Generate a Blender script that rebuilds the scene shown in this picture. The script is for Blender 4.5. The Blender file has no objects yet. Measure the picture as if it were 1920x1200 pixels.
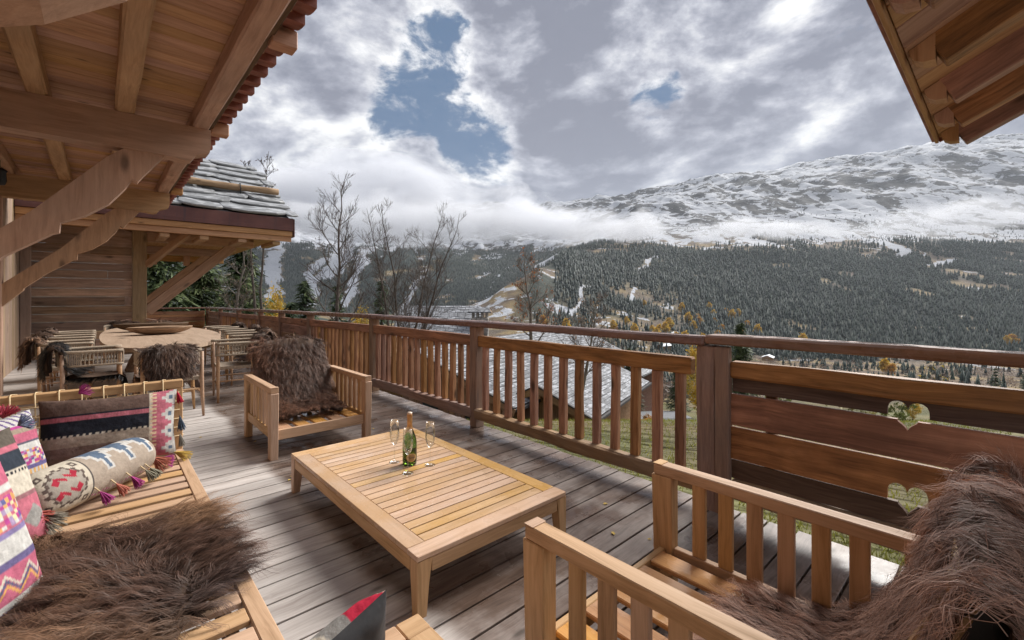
import bpy, bmesh, math, random
import numpy as np
from mathutils import Vector, Matrix

SC = bpy.context.scene
COL = SC.collection
R = math.radians
TH = R(42.4)
ST, CT = math.sin(TH), math.cos(TH)
EYE = 1.35

# ------------------------------------------------------------------ camera
cam_d = bpy.data.cameras.new('camera')
cam = bpy.data.objects.new('camera', cam_d)
COL.objects.link(cam)
cam.location = (0, 0, EYE)
cam.rotation_euler = (R(90), 0, -TH)
cam_d.sensor_width = 36
cam_d.lens = 842 / 1920 * 36
cam_d.shift_y = -43 / 1920
cam_d.clip_start = 0.05
cam_d.clip_end = 60000
SC.camera = cam
SC.render.resolution_x, SC.render.resolution_y = 1024, 640

# ------------------------------------------------------------------ render / exposure
SC.render.engine = 'CYCLES'
SC.view_settings.view_transform = 'Standard'
SC.view_settings.look = 'None'
SC.view_settings.gamma = 1
SC.view_settings.use_curve_mapping = False
SC.view_settings.exposure = 1.78
cy = SC.cycles
cy.use_denoising = True
try:
    cy.denoiser = 'OPENIMAGEDENOISE'
except Exception:
    pass
cy.max_bounces = 8
cy.diffuse_bounces = 5
cy.glossy_bounces = 3
cy.transmission_bounces = 8
cy.transparent_max_bounces = 12
cy.volume_bounces = 6
cy.volume_max_steps = 128
cy.sample_clamp_indirect = 6


def direction(u, v):
    """unit world direction of a bearing/elevation given as lens coordinates of the 1920 frame"""
    r = (u - 960) / 842.0
    w = -(v - 557) / 842.0
    d = Vector((ST + r * CT, CT - r * ST, w))
    return d.normalized()


def cf(r, f, z):
    """point given as metres to the right, metres ahead and height"""
    return (f * ST + r * CT, f * CT - r * ST, z)


# ------------------------------------------------------------------ node helper
class NT:
    def __init__(self, tree):
        self.t = tree
        tree.nodes.clear()

    def n(self, typ, **kw):
        nd = self.t.nodes.new(typ)
        ins = kw.pop('ins', {})
        for k, v in kw.items():
            setattr(nd, k, v)
        for k, v in ins.items():
            if isinstance(v, tuple) and len(v) == 2 and hasattr(v[0], 'outputs'):
                self.t.links.new(v[0].outputs[v[1]], nd.inputs[k])
            else:
                nd.inputs[k].default_value = v
        return nd

    def link(self, a, o, b, i):
        self.t.links.new(a.outputs[o], b.inputs[i])

    def math(self, op, a, b=None, c=None, clamp=False):
        nd = self.t.nodes.new('ShaderNodeMath')
        nd.operation = op
        nd.use_clamp = clamp
        for i, x in enumerate((a, b, c)):
            if x is None:
                continue
            if isinstance(x, tuple):
                self.t.links.new(x[0].outputs[x[1]], nd.inputs[i])
            else:
                nd.inputs[i].default_value = x
        return (nd, 0)

    def ramp(self, fac, stops, interp='LINEAR'):
        nd = self.t.nodes.new('ShaderNodeValToRGB')
        nd.color_ramp.interpolation = interp
        el = nd.color_ramp.elements
        while len(el) < len(stops):
            el.new(0.5)
        for e, (p, c) in zip(el, stops):
            e.position = p
            e.color = (c[0], c[1], c[2], 1) if hasattr(c, '__len__') else (c, c, c, 1)
        self.t.links.new(fac[0].outputs[fac[1]], nd.inputs[0])
        return (nd, 0)

    def mix(self, fac, a, b, blend='MIX'):
        nd = self.t.nodes.new('ShaderNodeMix')
        nd.data_type = 'RGBA'
        nd.blend_type = blend
        for idx, x in ((0, fac), (6, a), (7, b)):
            if isinstance(x, tuple) and hasattr(x[0], 'outputs'):
                self.t.links.new(x[0].outputs[x[1]], nd.inputs[idx])
            elif idx == 0:
                nd.inputs[0].default_value = x
            else:
                nd.inputs[idx].default_value = (x[0], x[1], x[2], 1)
        return (nd, 2)

    def maprange(self, v, a, b, c=0.0, d=1.0, smooth=True):
        nd = self.t.nodes.new('ShaderNodeMapRange')
        nd.interpolation_type = 'SMOOTHSTEP' if smooth else 'LINEAR'
        self.t.links.new(v[0].outputs[v[1]], nd.inputs[0])
        for i, x in enumerate((a, b, c, d)):
            nd.inputs[i + 1].default_value = x
        return (nd, 0)

    def noise(self, vec, scale, detail=6, rough=0.55, dist=0.0):
        nd = self.t.nodes.new('ShaderNodeTexNoise')
        if vec is not None:
            self.t.links.new(vec[0].outputs[vec[1]], nd.inputs['Vector'])
        nd.inputs['Scale'].default_value = scale
        nd.inputs['Detail'].default_value = detail
        nd.inputs['Roughness'].default_value = rough
        nd.inputs['Distortion'].default_value = dist
        return nd


# ------------------------------------------------------------------ sky
world = bpy.data.worlds.new('World')
SC.world = world
world.use_nodes = True
SUN_EL, SUN_BEAR = R(42), R(42.4 + 46)      # bearing from +Y towards +X: over the valley to the right


def build_sky():
    T = NT(world.node_tree)
    out = T.n('ShaderNodeOutputWorld')
    sky = T.n('ShaderNodeTexSky', sky_type='NISHITA', sun_disc=False)
    sky.sun_elevation = SUN_EL
    sky.sun_rotation = SUN_BEAR
    sky.air_density = 1.0
    sky.dust_density = 0.6
    skyc = T.mix(1.0, (sky, 0), (0.06, 0.06, 0.06), 'MULTIPLY')
    tc = T.n('ShaderNodeTexCoord')
    # ragged direction for cloud edges
    wn = T.noise((tc, 'Generated'), 3.2, 8, 0.6)
    wv = T.n('ShaderNodeVectorMath', operation='SUBTRACT', ins={0: (wn, 'Color'), 1: (0.5, 0.5, 0.5)})
    ws = T.n('ShaderNodeVectorMath', operation='SCALE', ins={0: (wv, 0), 'Scale': 0.30})
    wd = T.n('ShaderNodeVectorMath', operation='ADD', ins={0: (tc, 'Generated'), 1: (ws, 0)})
    wd = T.n('ShaderNodeVectorMath', operation='NORMALIZE', ins={0: (wd, 0)})
    # the openings in the cloud: (lens u, v), angular radius
    total = None
    for u, v, rad, wgt in ((805, 60, 2.6, 1.0), (785, 110, 3.2, 1.0), (748, 165, 3.4, 1.0), (735, 200, 2.6, .95), (800, 215, 2.4, .9), (860, 245, 3.0, 1.0),
                           (900, 275, 3.6, 1.0), (890, 312, 2.4, .9), (1215, 195, 1.8, .55), (1250, 175, 1.2, .4)):
        b = direction(u, v)
        dp = T.n('ShaderNodeVectorMath', operation='DOT_PRODUCT', ins={0: (wd, 0), 1: b})
        m = T.maprange((dp, 1), math.cos(R(rad * 2.1)), math.cos(R(rad * .2)), 0, wgt)
        total = m if total is None else T.math('MAXIMUM', total, m)
    # fibrous edges
    sc2 = T.n('ShaderNodeMapping', ins={'Vector': (tc, 'Generated'), 'Scale': (1, 1, 1.9)})
    fb = T.noise((sc2, 0), 8.5, 14, 0.66, 0.3)
    low = T.noise((sc2, 0), 1.9, 3, 0.5)
    fa = T.noise((sc2, 0), 4.2, 6, 0.6, 0.4)
    edge = T.math('ADD', T.math('MULTIPLY', total, 0.95), T.math('MULTIPLY', T.math('SUBTRACT', (fb, 0), 0.5), 1.9))
    edge = T.math('ADD', edge, T.math('MULTIPLY', T.math('SUBTRACT', (fa, 0), 0.5), 1.3))
    gap = T.maprange(edge, 0.52, 0.90, 0, .97)
    # body of the clouds: billows at two scales
    b1 = T.noise((sc2, 0), 2.6, 14, 0.60, 0.25)
    off = T.n('ShaderNodeVectorMath', operation='ADD', ins={0: (sc2, 0), 1: direction(700, -300) * 0.055})
    b2 = T.noise((off, 0), 2.6, 14, 0.60, 0.25)
    relief = T.math('SUBTRACT', (b1, 0), (b2, 0))
    val = T.math('ADD', T.math('MULTIPLY', relief, 2.6), T.math('MULTIPLY_ADD', (b1, 0), 1.2, -0.12))
    val = T.math('ADD', val, T.math('MULTIPLY', T.math('SUBTRACT', (low, 0), 0.5), 1.1))
    b3 = T.noise((sc2, 0), 5.5, 15, 0.64, 0.3)
    val = T.math('ADD', val, T.math('MULTIPLY', T.math('SUBTRACT', (b3, 0), 0.5), 1.25))
    val = T.math('ADD', val, T.math('MULTIPLY', total, 0.46))
    cl = T.ramp(val, [(0.20, (.066, .070, .090)), (0.40, (.108, .113, .135)), (0.55, (.160, .165, .186)), (0.70, (.228, .231, .242)), (0.86, (.300, .301, .304))])
    blue = T.mix(0.95, skyc, (.008, .031, .070))
    c = T.mix(gap, cl, blue)
    # the lowest band is plain grey stratus
    sep = T.n('ShaderNodeSeparateXYZ', ins={0: (tc, 'Generated')})
    hz = T.maprange((sep, 2), 0.02, 0.26, 0.75, 0.0)
    c = T.mix(hz, c, (.155, .158, .176))
    bg = T.n('ShaderNodeBackground', ins={'Color': (c[0], c[1]), 'Strength': 1.0})
    T.link(bg, 0, out, 0)


build_sky()
sun_d = bpy.data.lights.new('sun', 'SUN')
sun = bpy.data.objects.new('sun', sun_d)
COL.objects.link(sun)
sun_d.energy = 1.85
sun_d.angle = R(35)
sun_d.color = (1, .97, .92)
sd = Vector((math.sin(SUN_BEAR) * math.cos(SUN_EL), math.cos(SUN_BEAR) * math.cos(SUN_EL), math.sin(SUN_EL)))
sun.rotation_euler = sd.to_track_quat('Z', 'Y').to_euler()
sun.location = sd * 50


# ------------------------------------------------------------------ object helpers
def tag(o, label=None, cat=None, group=None, kind=None):
    if label: o['label'] = label
    if cat: o['category'] = cat
    if group: o['group'] = group
    if kind: o['kind'] = kind
    return o


def thing(name, label, cat, loc=(0, 0, 0), rot=0.0, group=None):
    o = bpy.data.objects.new(name, None)
    COL.objects.link(o)
    o.location = loc
    o.rotation_euler = (0, 0, rot)
    o.empty_display_size = .1
    return tag(o, label, cat, group)


def put(name, me, parent=None, M=None, mat=None):
    """link a mesh; M is given in the coordinates of the parent's own frame unless the parent is None"""
    o = bpy.data.objects.new(name, me)
    COL.objects.link(o)
    if mat is not None and not me.materials:
        me.materials.append(mat)
    if parent is not None:
        o.parent = parent
    if M is not None:
        o.matrix_basis = M
    return o


def fast_mesh(name, V, F, cols=None, smooth=False, corner=False):
    """V (n,3), F (m,k) arrays -> mesh"""
    V = np.asarray(V, dtype=np.float32)
    F = np.asarray(F, dtype=np.int32)
    me = bpy.data.meshes.new(name)
    me.vertices.add(len(V))
    me.vertices.foreach_set('co', V.ravel())
    k = F.shape[1]
    me.loops.add(F.size)
    me.loops.foreach_set('vertex_index', F.ravel())
    me.polygons.add(len(F))
    me.polygons.foreach_set('loop_start', np.arange(0, F.size, k, dtype=np.int32))
    try:
        me.polygons.foreach_set('loop_total', np.full(len(F), k, dtype=np.int32))
    except Exception:
        pass
    if smooth:
        me.polygons.foreach_set('use_smooth', np.ones(len(F), dtype=bool))
    if cols is not None:
        a = me.attributes.new('col', 'FLOAT_COLOR', 'POINT')
        c = np.ones((len(V), 4), dtype=np.float32)
        c[:, :3] = cols
        a.data.foreach_set('color', c.ravel())
    me.update(calc_edges=True)
    return me


def py_mesh(name, V, F, smooth=False):
    me = bpy.data.meshes.new(name)
    me.from_pydata([tuple(v) for v in V], [], F)
    if smooth:
        for p in me.polygons: p.use_smooth = True
    me.update()
    return me


_bc = {}


def beam_mesh(L, w, h, bev=0.004, taper=1.0, rough=0.0, seg=1, seed=0):
    """box along local X, centred, bevelled along its length; rough>0 = hand-hewn"""
    key = (round(L, 3), round(w, 3), round(h, 3), bev, taper, rough, seg, seed)
    if key in _bc: return _bc[key]
    rnd = random.Random(seed * 77 + 5)
    b = min(bev, w * .3, h * .3)
    prof = [(-w/2+b, -h/2), (w/2-b, -h/2), (w/2, -h/2+b), (w/2, h/2-b), (w/2-b, h/2), (-w/2+b, h/2), (-w/2, h/2-b), (-w/2, -h/2+b)]
    V, F = [], []
    xs = [-L/2 + L*i/seg for i in range(seg+1)]
    rings = [(-L/2, 1 - 2*b/max(w, h))] + [(x + (b if i == 0 else (-b if i == seg else 0)), 1) for i, x in enumerate(xs)] + [(L/2, 1 - 2*b/max(w, h))]
    for x, s in rings:
        t = 1 + (taper - 1) * (x + L/2) / L
        oy = rnd.gauss(0, rough*.5); oz = rnd.gauss(0, rough*.5)
        for (y, z) in prof:
            V.append((x, y*s*t + oy + rnd.gauss(0, rough)*.6, z*s*t + oz + rnd.gauss(0, rough)*.6))
    n = len(prof)
    for i in range(len(rings)-1):
        for j in range(n):
            F.append((i*n+j, i*n+(j+1) % n, (i+1)*n+(j+1) % n, (i+1)*n+j))
    F.append(tuple(range(n-1, -1, -1)))
    F.append(tuple(range((len(rings)-1)*n, len(rings)*n)))
    me = py_mesh('beam', V, F)
    # flip if needed: make outward
    bm = bmesh.new(); bm.from_mesh(me); bmesh.ops.recalc_face_normals(bm, faces=bm.faces); bm.to_mesh(me); bm.free()
    _bc[key] = me
    return me


def frame(p0, p1, up=(0, 0, 1)):
    p0, p1 = Vector(p0), Vector(p1)
    x = (p1 - p0).normalized()
    u = Vector(up)
    if abs(x.dot(u)) > .99: u = Vector((0, 1, 0))
    y = u.cross(x).normalized()
    z = x.cross(y)
    M = Matrix((x, y, z)).transposed().to_4x4()
    M.translation = (p0 + p1) / 2
    return M


def beam(name, parent, mat, p0, p1, w, h, up=(0, 0, 1), bev=.004, taper=1.0, rough=0.0, seg=1, seed=0):
    """w across, h along 'up'; points in the parent's frame"""
    L = (Vector(p1) - Vector(p0)).length
    me = beam_mesh(L, w, h, bev, taper, rough, seg, seed)
    if me.materials and me.materials[0] != mat:
        me = me.copy(); me.materials.clear()
    if not me.materials: me.materials.append(mat)
    return put(name, me, parent, frame(p0, p1, up))


def bx(name, parent, mat, x, y, z, bev=.004, rough=0.0, seg=1, seed=0):
    """axis-aligned timber from ranges, grain along the longest side"""
    d = [x[1]-x[0], y[1]-y[0], z[1]-z[0]]
    c = [(x[0]+x[1])/2, (y[0]+y[1])/2, (z[0]+z[1])/2]
    k = d.index(max(d))
    if k == 0:
        return beam(name, parent, mat, (x[0], c[1], c[2]), (x[1], c[1], c[2]), d[1], d[2], (0, 0, 1), bev, 1, rough, seg, seed)
    if k == 1:
        return beam(name, parent, mat, (c[0], y[0], c[2]), (c[0], y[1], c[2]), d[0], d[2], (0, 0, 1), bev, 1, rough, seg, seed)
    return beam(name, parent, mat, (c[0], c[1], z[0]), (c[0], c[1], z[1]), d[0], d[1], (0, 1, 0), bev, 1, rough, seg, seed)


def prism(name, parent, mat, poly, axis, a0, a1, smooth=False):
    """extrude a polygon: axis 0 -> poly in (y,z), 1 -> (x,z), 2 -> (x,y)"""
    bm = bmesh.new()
    def P(p, a):
        return {0: (a, p[0], p[1]), 1: (p[0], a, p[1]), 2: (p[0], p[1], a)}[axis]
    A = [bm.verts.new(P(p, a0)) for p in poly]
    B = [bm.verts.new(P(p, a1)) for p in poly]
    n = len(poly)
    for i in range(n):
        bm.faces.new((A[i], A[(i+1) % n], B[(i+1) % n], B[i]))
    f1 = bm.faces.new(A); f2 = bm.faces.new(B)
    bmesh.ops.triangulate(bm, faces=[f1, f2], ngon_method='EAR_CLIP')
    bmesh.ops.recalc_face_normals(bm, faces=bm.faces)
    me = bpy.data.meshes.new(name); bm.to_mesh(me); bm.free()
    # keep local x along the long side for the grain
    co = np.array([v.co for v in me.vertices]); c = (co.min(0) + co.max(0)) / 2
    d = co.max(0) - co.min(0)
    k = int(np.argmax(d))
    M = {0: Matrix.Identity(3), 1: Matrix(((0, -1, 0), (1, 0, 0), (0, 0, 1))), 2: Matrix(((0, 0, -1), (0, 1, 0), (1, 0, 0)))}[k]
    M4 = M.to_4x4(); M4.translation = Vector(c)
    me.transform(M4.inverted())
    return put(name, me, parent, M4, mat)


def tube_arrays(pts, rad, sides=6, cap=True):
    pts = [Vector(p) for p in pts]
    n = len(pts)
    if not hasattr(rad, '__len__'): rad = [rad]*n
    V, F = [], []
    prev = None
    for i, p in enumerate(pts):
        t = (pts[min(i+1, n-1)] - pts[max(i-1, 0)])
        t = t.normalized() if t.length > 1e-9 else Vector((0, 0, 1))
        if prev is None:
            a = Vector((0, 0, 1)) if abs(t.z) < .9 else Vector((1, 0, 0))
            s = t.cross(a).normalized()
        else:
            s = (prev - t * prev.dot(t))
            s = s.normalized() if s.length > 1e-6 else t.orthogonal().normalized()
        prev = s
        q = t.cross(s)
        for k in range(sides):
            an = 2*math.pi*k/sides
            V.append(p + (s*math.cos(an) + q*math.sin(an))*rad[i])
    for i in range(n-1):
        for k in range(sides):
            F.append((i*sides+k, i*sides+(k+1) % sides, (i+1)*sides+(k+1) % sides, (i+1)*sides+k))
    if cap:
        F.append(tuple(range(sides-1, -1, -1)))
        F.append(tuple(range((n-1)*sides, n*sides)))
    return V, F


def tube(name, parent, mat, pts, rad, sides=8, smooth=True):
    V, F = tube_arrays(pts, rad, sides)
    return put(name, py_mesh(name, V, F, smooth), parent, None, mat)


def tubes(name, parent, mat, lines, sides=5, smooth=True):
    """several thin strands joined into one part"""
    V, F = [], []
    for pts, rad in lines:
        v, f = tube_arrays(pts, rad, sides)
        o = len(V); V += v; F += [tuple(i+o for i in q) for q in f]
    return put(name, py_mesh(name, V, F, smooth), parent, None, mat)


def lathe(name, parent, mat, prof, loc=(0, 0, 0), sides=24, smooth=True):
    V, F = [], []
    n = len(prof)
    for r, z in prof:
        for k in range(sides):
            a = 2*math.pi*k/sides
            V.append((loc[0]+r*math.cos(a), loc[1]+r*math.sin(a), loc[2]+z))
    for i in range(n-1):
        for k in range(sides):
            F.append((i*sides+k, i*sides+(k+1) % sides, (i+1)*sides+(k+1) % sides, (i+1)*sides+k))
    F.append(tuple(range(sides-1, -1, -1)))
    F.append(tuple(range((n-1)*sides, n*sides)))
    return put(name, py_mesh(name, V, F, smooth), parent, None, mat)


def children(o):
    return [c for c in bpy.data.objects if c.parent == o]


def copy_tree(o, parent=None):
    c = o.copy()
    COL.objects.link(c)
    c.parent = parent
    for ch in KIDS.get(o.name, None) or children(o):
        copy_tree(ch, c)
    return c


KIDS = {}

# ------------------------------------------------------------------ noise in numpy
def _hash(ix, iy, iz, seed):
    h = (ix.astype(np.int64)*374761393 + iy.astype(np.int64)*668265263 + iz.astype(np.int64)*2147483647 + seed*1274126177) & 0xffffffff
    h = ((h ^ (h >> 13))*1274126177) & 0xffffffff
    h = h ^ (h >> 16)
    return (h & 0xffffff) / float(0xffffff)


def vnoise(x, y, z=None, seed=0):
    x = np.asarray(x, float); y = np.asarray(y, float)
    z = np.zeros_like(x) if z is None else np.asarray(z, float)
    ix, iy, iz = np.floor(x), np.floor(y), np.floor(z)
    fx, fy, fz = x-ix, y-iy, z-iz
    fx, fy, fz = [f*f*(3-2*f) for f in (fx, fy, fz)]
    out = 0
    for dx in (0, 1):
        for dy in (0, 1):
            for dz in (0, 1):
                w = (fx if dx else 1-fx)*(fy if dy else 1-fy)*(fz if dz else 1-fz)
                out = out + w*_hash(ix+dx, iy+dy, iz+dz, seed)
    return out


def fbm(x, y, z=None, oct=5, gain=.5, seed=0):
    s, a, t = 0, 1, 0
    f = 1
    for i in range(oct):
        s = s + a*vnoise(x*f, y*f, None if z is None else z*f, seed+i*13)
        t += a; a *= gain; f *= 2.03
    return s/t
# ------------------------------------------------------------------ materials
MATS = {}


def newmat(name):
    m = bpy.data.materials.new(name)
    m.use_nodes = True
    MATS[name] = m
    return m, NT(m.node_tree)


def finish(T, color, rough, bump=None, bstr=.3, bdist=.003, spec=.35, **kw):
    p = T.n('ShaderNodeBsdfPrincipled')
    for key, x in (('Base Color', color), ('Roughness', rough)):
        if isinstance(x, tuple) and hasattr(x[0], 'outputs'):
            T.t.links.new(x[0].outputs[x[1]], p.inputs[key])
        elif key == 'Base Color':
            p.inputs[key].default_value = (x[0], x[1], x[2], 1)
        else:
            p.inputs[key].default_value = x
    p.inputs['Specular IOR Level'].default_value = spec
    for k, v in kw.items():
        p.inputs[k.replace('_', ' ')].default_value = v
    if bump is not None:
        b = T.n('ShaderNodeBump', ins={'Strength': bstr, 'Distance': bdist, 'Height': bump})
        T.link(b, 0, p, 'Normal')
    o = T.n('ShaderNodeOutputMaterial')
    T.link(p, 0, o, 0)
    return p


GAIN = {'post_grey': 1.55, 'rail_larch': 1.95, 'handrail_wet': 1.5, 'plank_red': 2.35, 'plank_dark': 1.5, 'teak': 1.0, 'oak_beam': 1.4, 'wall_plank': 1.75, 'fascia_larch': 1.1, 'wall_vertical': 1.1, 'baluster_larch': 1.35, 'ceiling_fir': 1.25}


def wood(name, a, b, c=None, grain=11, along=.9, rough=.65, knots=.0, vary=.25, bstr=.35, hue=.03, weather=None, wamt=.0, wet=None):
    """a dark grain, b body, c pale; knots density; vary brightness from piece to piece; weather: grey patina colour"""
    gain = GAIN.get(name, 1.0)
    warm = lambda q: q and (min(.9, q[0]*gain), min(.9, q[1]*gain*.972), min(.9, q[2]*gain*.985))
    c = c or tuple(min(1, x*1.28) for x in b)
    a, b, c, weather = warm(a), warm(b), warm(c), warm(weather)
    m, T = newmat(name)
    tc = T.n('ShaderNodeTexCoord')
    oi = T.n('ShaderNodeObjectInfo')
    off = T.n('ShaderNodeVectorMath', operation='SCALE', ins={0: (1.0, .73, .41), 'Scale': T.math('MULTIPLY', (oi, 'Random'), 83.0)})
    pos = T.n('ShaderNodeVectorMath', operation='ADD', ins={0: (tc, 'Object'), 1: (off, 0)})
    # waviness of the grain
    wv = T.noise((pos, 0), 1.3, 3, .5)
    w2 = T.n('ShaderNodeVectorMath', operation='SCALE', ins={0: (wv, 'Color'), 'Scale': .10})
    p2 = T.n('ShaderNodeVectorMath', operation='ADD', ins={0: (pos, 0), 1: (w2, 0)})
    mp = T.n('ShaderNodeMapping', ins={'Vector': (p2, 0), 'Scale': (along, grain, grain)})
    g1 = T.noise((mp, 0), 2.2, 7, .62, .6)
    mp2 = T.n('ShaderNodeMapping', ins={'Vector': (p2, 0), 'Scale': (along*1.6, grain*7, grain*7)})
    g2 = T.noise((mp2, 0), 2.0, 4, .6)
    f = T.math('ADD', T.math('MULTIPLY', (g1, 0), .72), T.math('MULTIPLY', (g2, 0), .28))
    c = c or tuple(min(1, x*1.28) for x in b)
    col = T.ramp(f, [(.32, a), (.5, b), (.68, c)])
    if knots > 0:
        mk = T.n('ShaderNodeMapping', ins={'Vector': (pos, 0), 'Scale': (knots, knots*2.6, knots*2.6)})
        vo = T.n('ShaderNodeTexVoronoi', ins={'Vector': (mk, 0), 'Scale': 1.0})
        kk = T.maprange((vo, 'Distance'), .05, .2, .85, 0)
        sel = T.math('GREATER_THAN', (T.n('ShaderNodeSeparateColor', ins={0: (vo, 'Color')}), 0), .45)
        kf = T.math('MULTIPLY', kk, sel)
        col = T.mix(kf, col, tuple(x*.35 for x in a))
    if weather:
        big = T.noise((pos, 0), 2.0, 5, .6)
        wf = T.math('MULTIPLY', T.maprange((big, 0), .35, .65), wamt)
        col = T.mix(wf, col, weather)
    hs = T.n('ShaderNodeHueSaturation', ins={'Color': col})
    r2 = T.math('FRACT', T.math('MULTIPLY', (oi, 'Random'), 17.31))
    T.t.links.new(T.math('MULTIPLY_ADD', r2, 2*vary, 1-vary)[0].outputs[0], hs.inputs['Value'])
    r3 = T.math('FRACT', T.math('MULTIPLY', (oi, 'Random'), 7.77))
    T.t.links.new(T.math('MULTIPLY_ADD', r3, hue, .5-hue/2)[0].outputs[0], hs.inputs['Hue'])
    T.t.links.new(T.math('MULTIPLY_ADD', r3, .35, .8)[0].outputs[0], hs.inputs['Saturation'])
    ro = T.maprange(f, .3, .7, rough+.12, rough-.08)
    if wet:
        wn = T.noise((pos, 0), wet, 5, .55)
        ro = T.math('SUBTRACT', ro, T.maprange((wn, 0), .42, .62, 0, .4), clamp=True)
    finish(T, (hs, 0), ro, f, bstr, .003)
    return m


wood('ceiling_fir', (.27, .15, .085), (.39, .23, .135), (.47, .29, .175), 9, .7, .6, knots=3.2, vary=.17, bstr=.2)
wood('oak_beam', (.235, .135, .075), (.35, .215, .125), (.43, .275, .165), 8, .8, .7, knots=1.6, vary=.08, bstr=.6, weather=(.27, .19, .13), wamt=.4)
wood('rail_larch', (.045, .02, .010), (.175, .082, .042), (.30, .15, .08), 10, .8, .5, knots=2.2, vary=.18, bstr=.7, weather=(.09, .05, .033), wamt=.5)
wood('baluster_larch', (.09, .042, .02), (.26, .13, .066), (.39, .215, .115), 12, .9, .55, knots=2.5, vary=.26, bstr=.55)
wood('post_grey', (.10, .06, .038), (.19, .115, .07), (.27, .175, .115), 13, .9, .65, vary=.12, bstr=.8, weather=(.16, .125, .10), wamt=.5)
wood('handrail_wet', (.07, .034, .02), (.15, .075, .045), (.22, .125, .085), 10, .8, .38, vary=.1, bstr=.6, weather=(.17, .14, .125), wamt=.35, wet=9)
wood('plank_red', (.055, .022, .010), (.215, .095, .042), (.33, .16, .078), 7, .7, .55, knots=1.7, vary=.14, bstr=.6, weather=(.075, .034, .018), wamt=.65)
wood('plank_dark', (.035, .02, .012), (.075, .045, .028), (.12, .078, .052), 9, .8, .65, vary=.1, bstr=.5)
wood('teak', (.34, .205, .098), (.53, .34, .188), (.63, .425, .25), 13, .8, .5, vary=.10, bstr=.15, hue=.015)
wood('teak_wet', (.38, .19, .07), (.53, .28, .105), (.62, .36, .15), 16, .8, .33, vary=.10, bstr=.15, hue=.015, wet=6)
wood('teak_top', (.42, .265, .135), (.61, .41, .245), (.70, .49, .31), 12, .8, .42, vary=.15, bstr=.12, hue=.015, weather=(.56, .335, .14), wamt=.8, wet=5)
wood('wall_plank', (.125, .078, .048), (.26, .17, .11), (.36, .25, .17), 9, .7, .75, knots=1.8, vary=.3, bstr=.6, weather=(.17, .125, .095), wamt=.55, hue=.02)
wood('wall_vertical', (.20, .13, .08), (.33, .23, .15), (.41, .30, .20), 9, .7, .75, knots=1.5, vary=.14, bstr=.5, weather=(.25, .19, .14), wamt=.5)
wood('fascia_larch', (.30, .15, .065), (.44, .235, .11), (.52, .30, .155), 9, .7, .55, knots=2.2, vary=.1, bstr=.25)
wood('oak_chair', (.34, .20, .105), (.46, .285, .16), (.54, .355, .21), 18, 1.2, .5, vary=.08, bstr=.15, hue=.01)
wood('table_oak', (.27, .19, .13), (.37, .275, .195), (.45, .34, .25), 6, .5, .55, knots=1.2, vary=.1, bstr=.2, hue=.01)
wood('bowl_wood', (.10, .062, .038), (.23, .15, .095), (.33, .23, .16), 9, 1.0, .7, vary=.3, bstr=.6)
wood('log_guard', (.16, .10, .055), (.29, .19, .11), (.38, .265, .165), 9, .8, .75, knots=2, vary=.1, bstr=.6)
wood('far_timber', (.15, .085, .048), (.27, .155, .085), (.34, .20, .115), 5, .5, .7, vary=.2, bstr=.3)
wood('far_timber_red', (.09, .04, .025), (.16, .075, .045), (.22, .11, .07), 5, .5, .7, vary=.2, bstr=.3)
wood('right_fir', (.27, .135, .07), (.43, .24, .135), (.52, .31, .18), 6, .6, .6, knots=1.8, vary=.1, bstr=.2)


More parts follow.
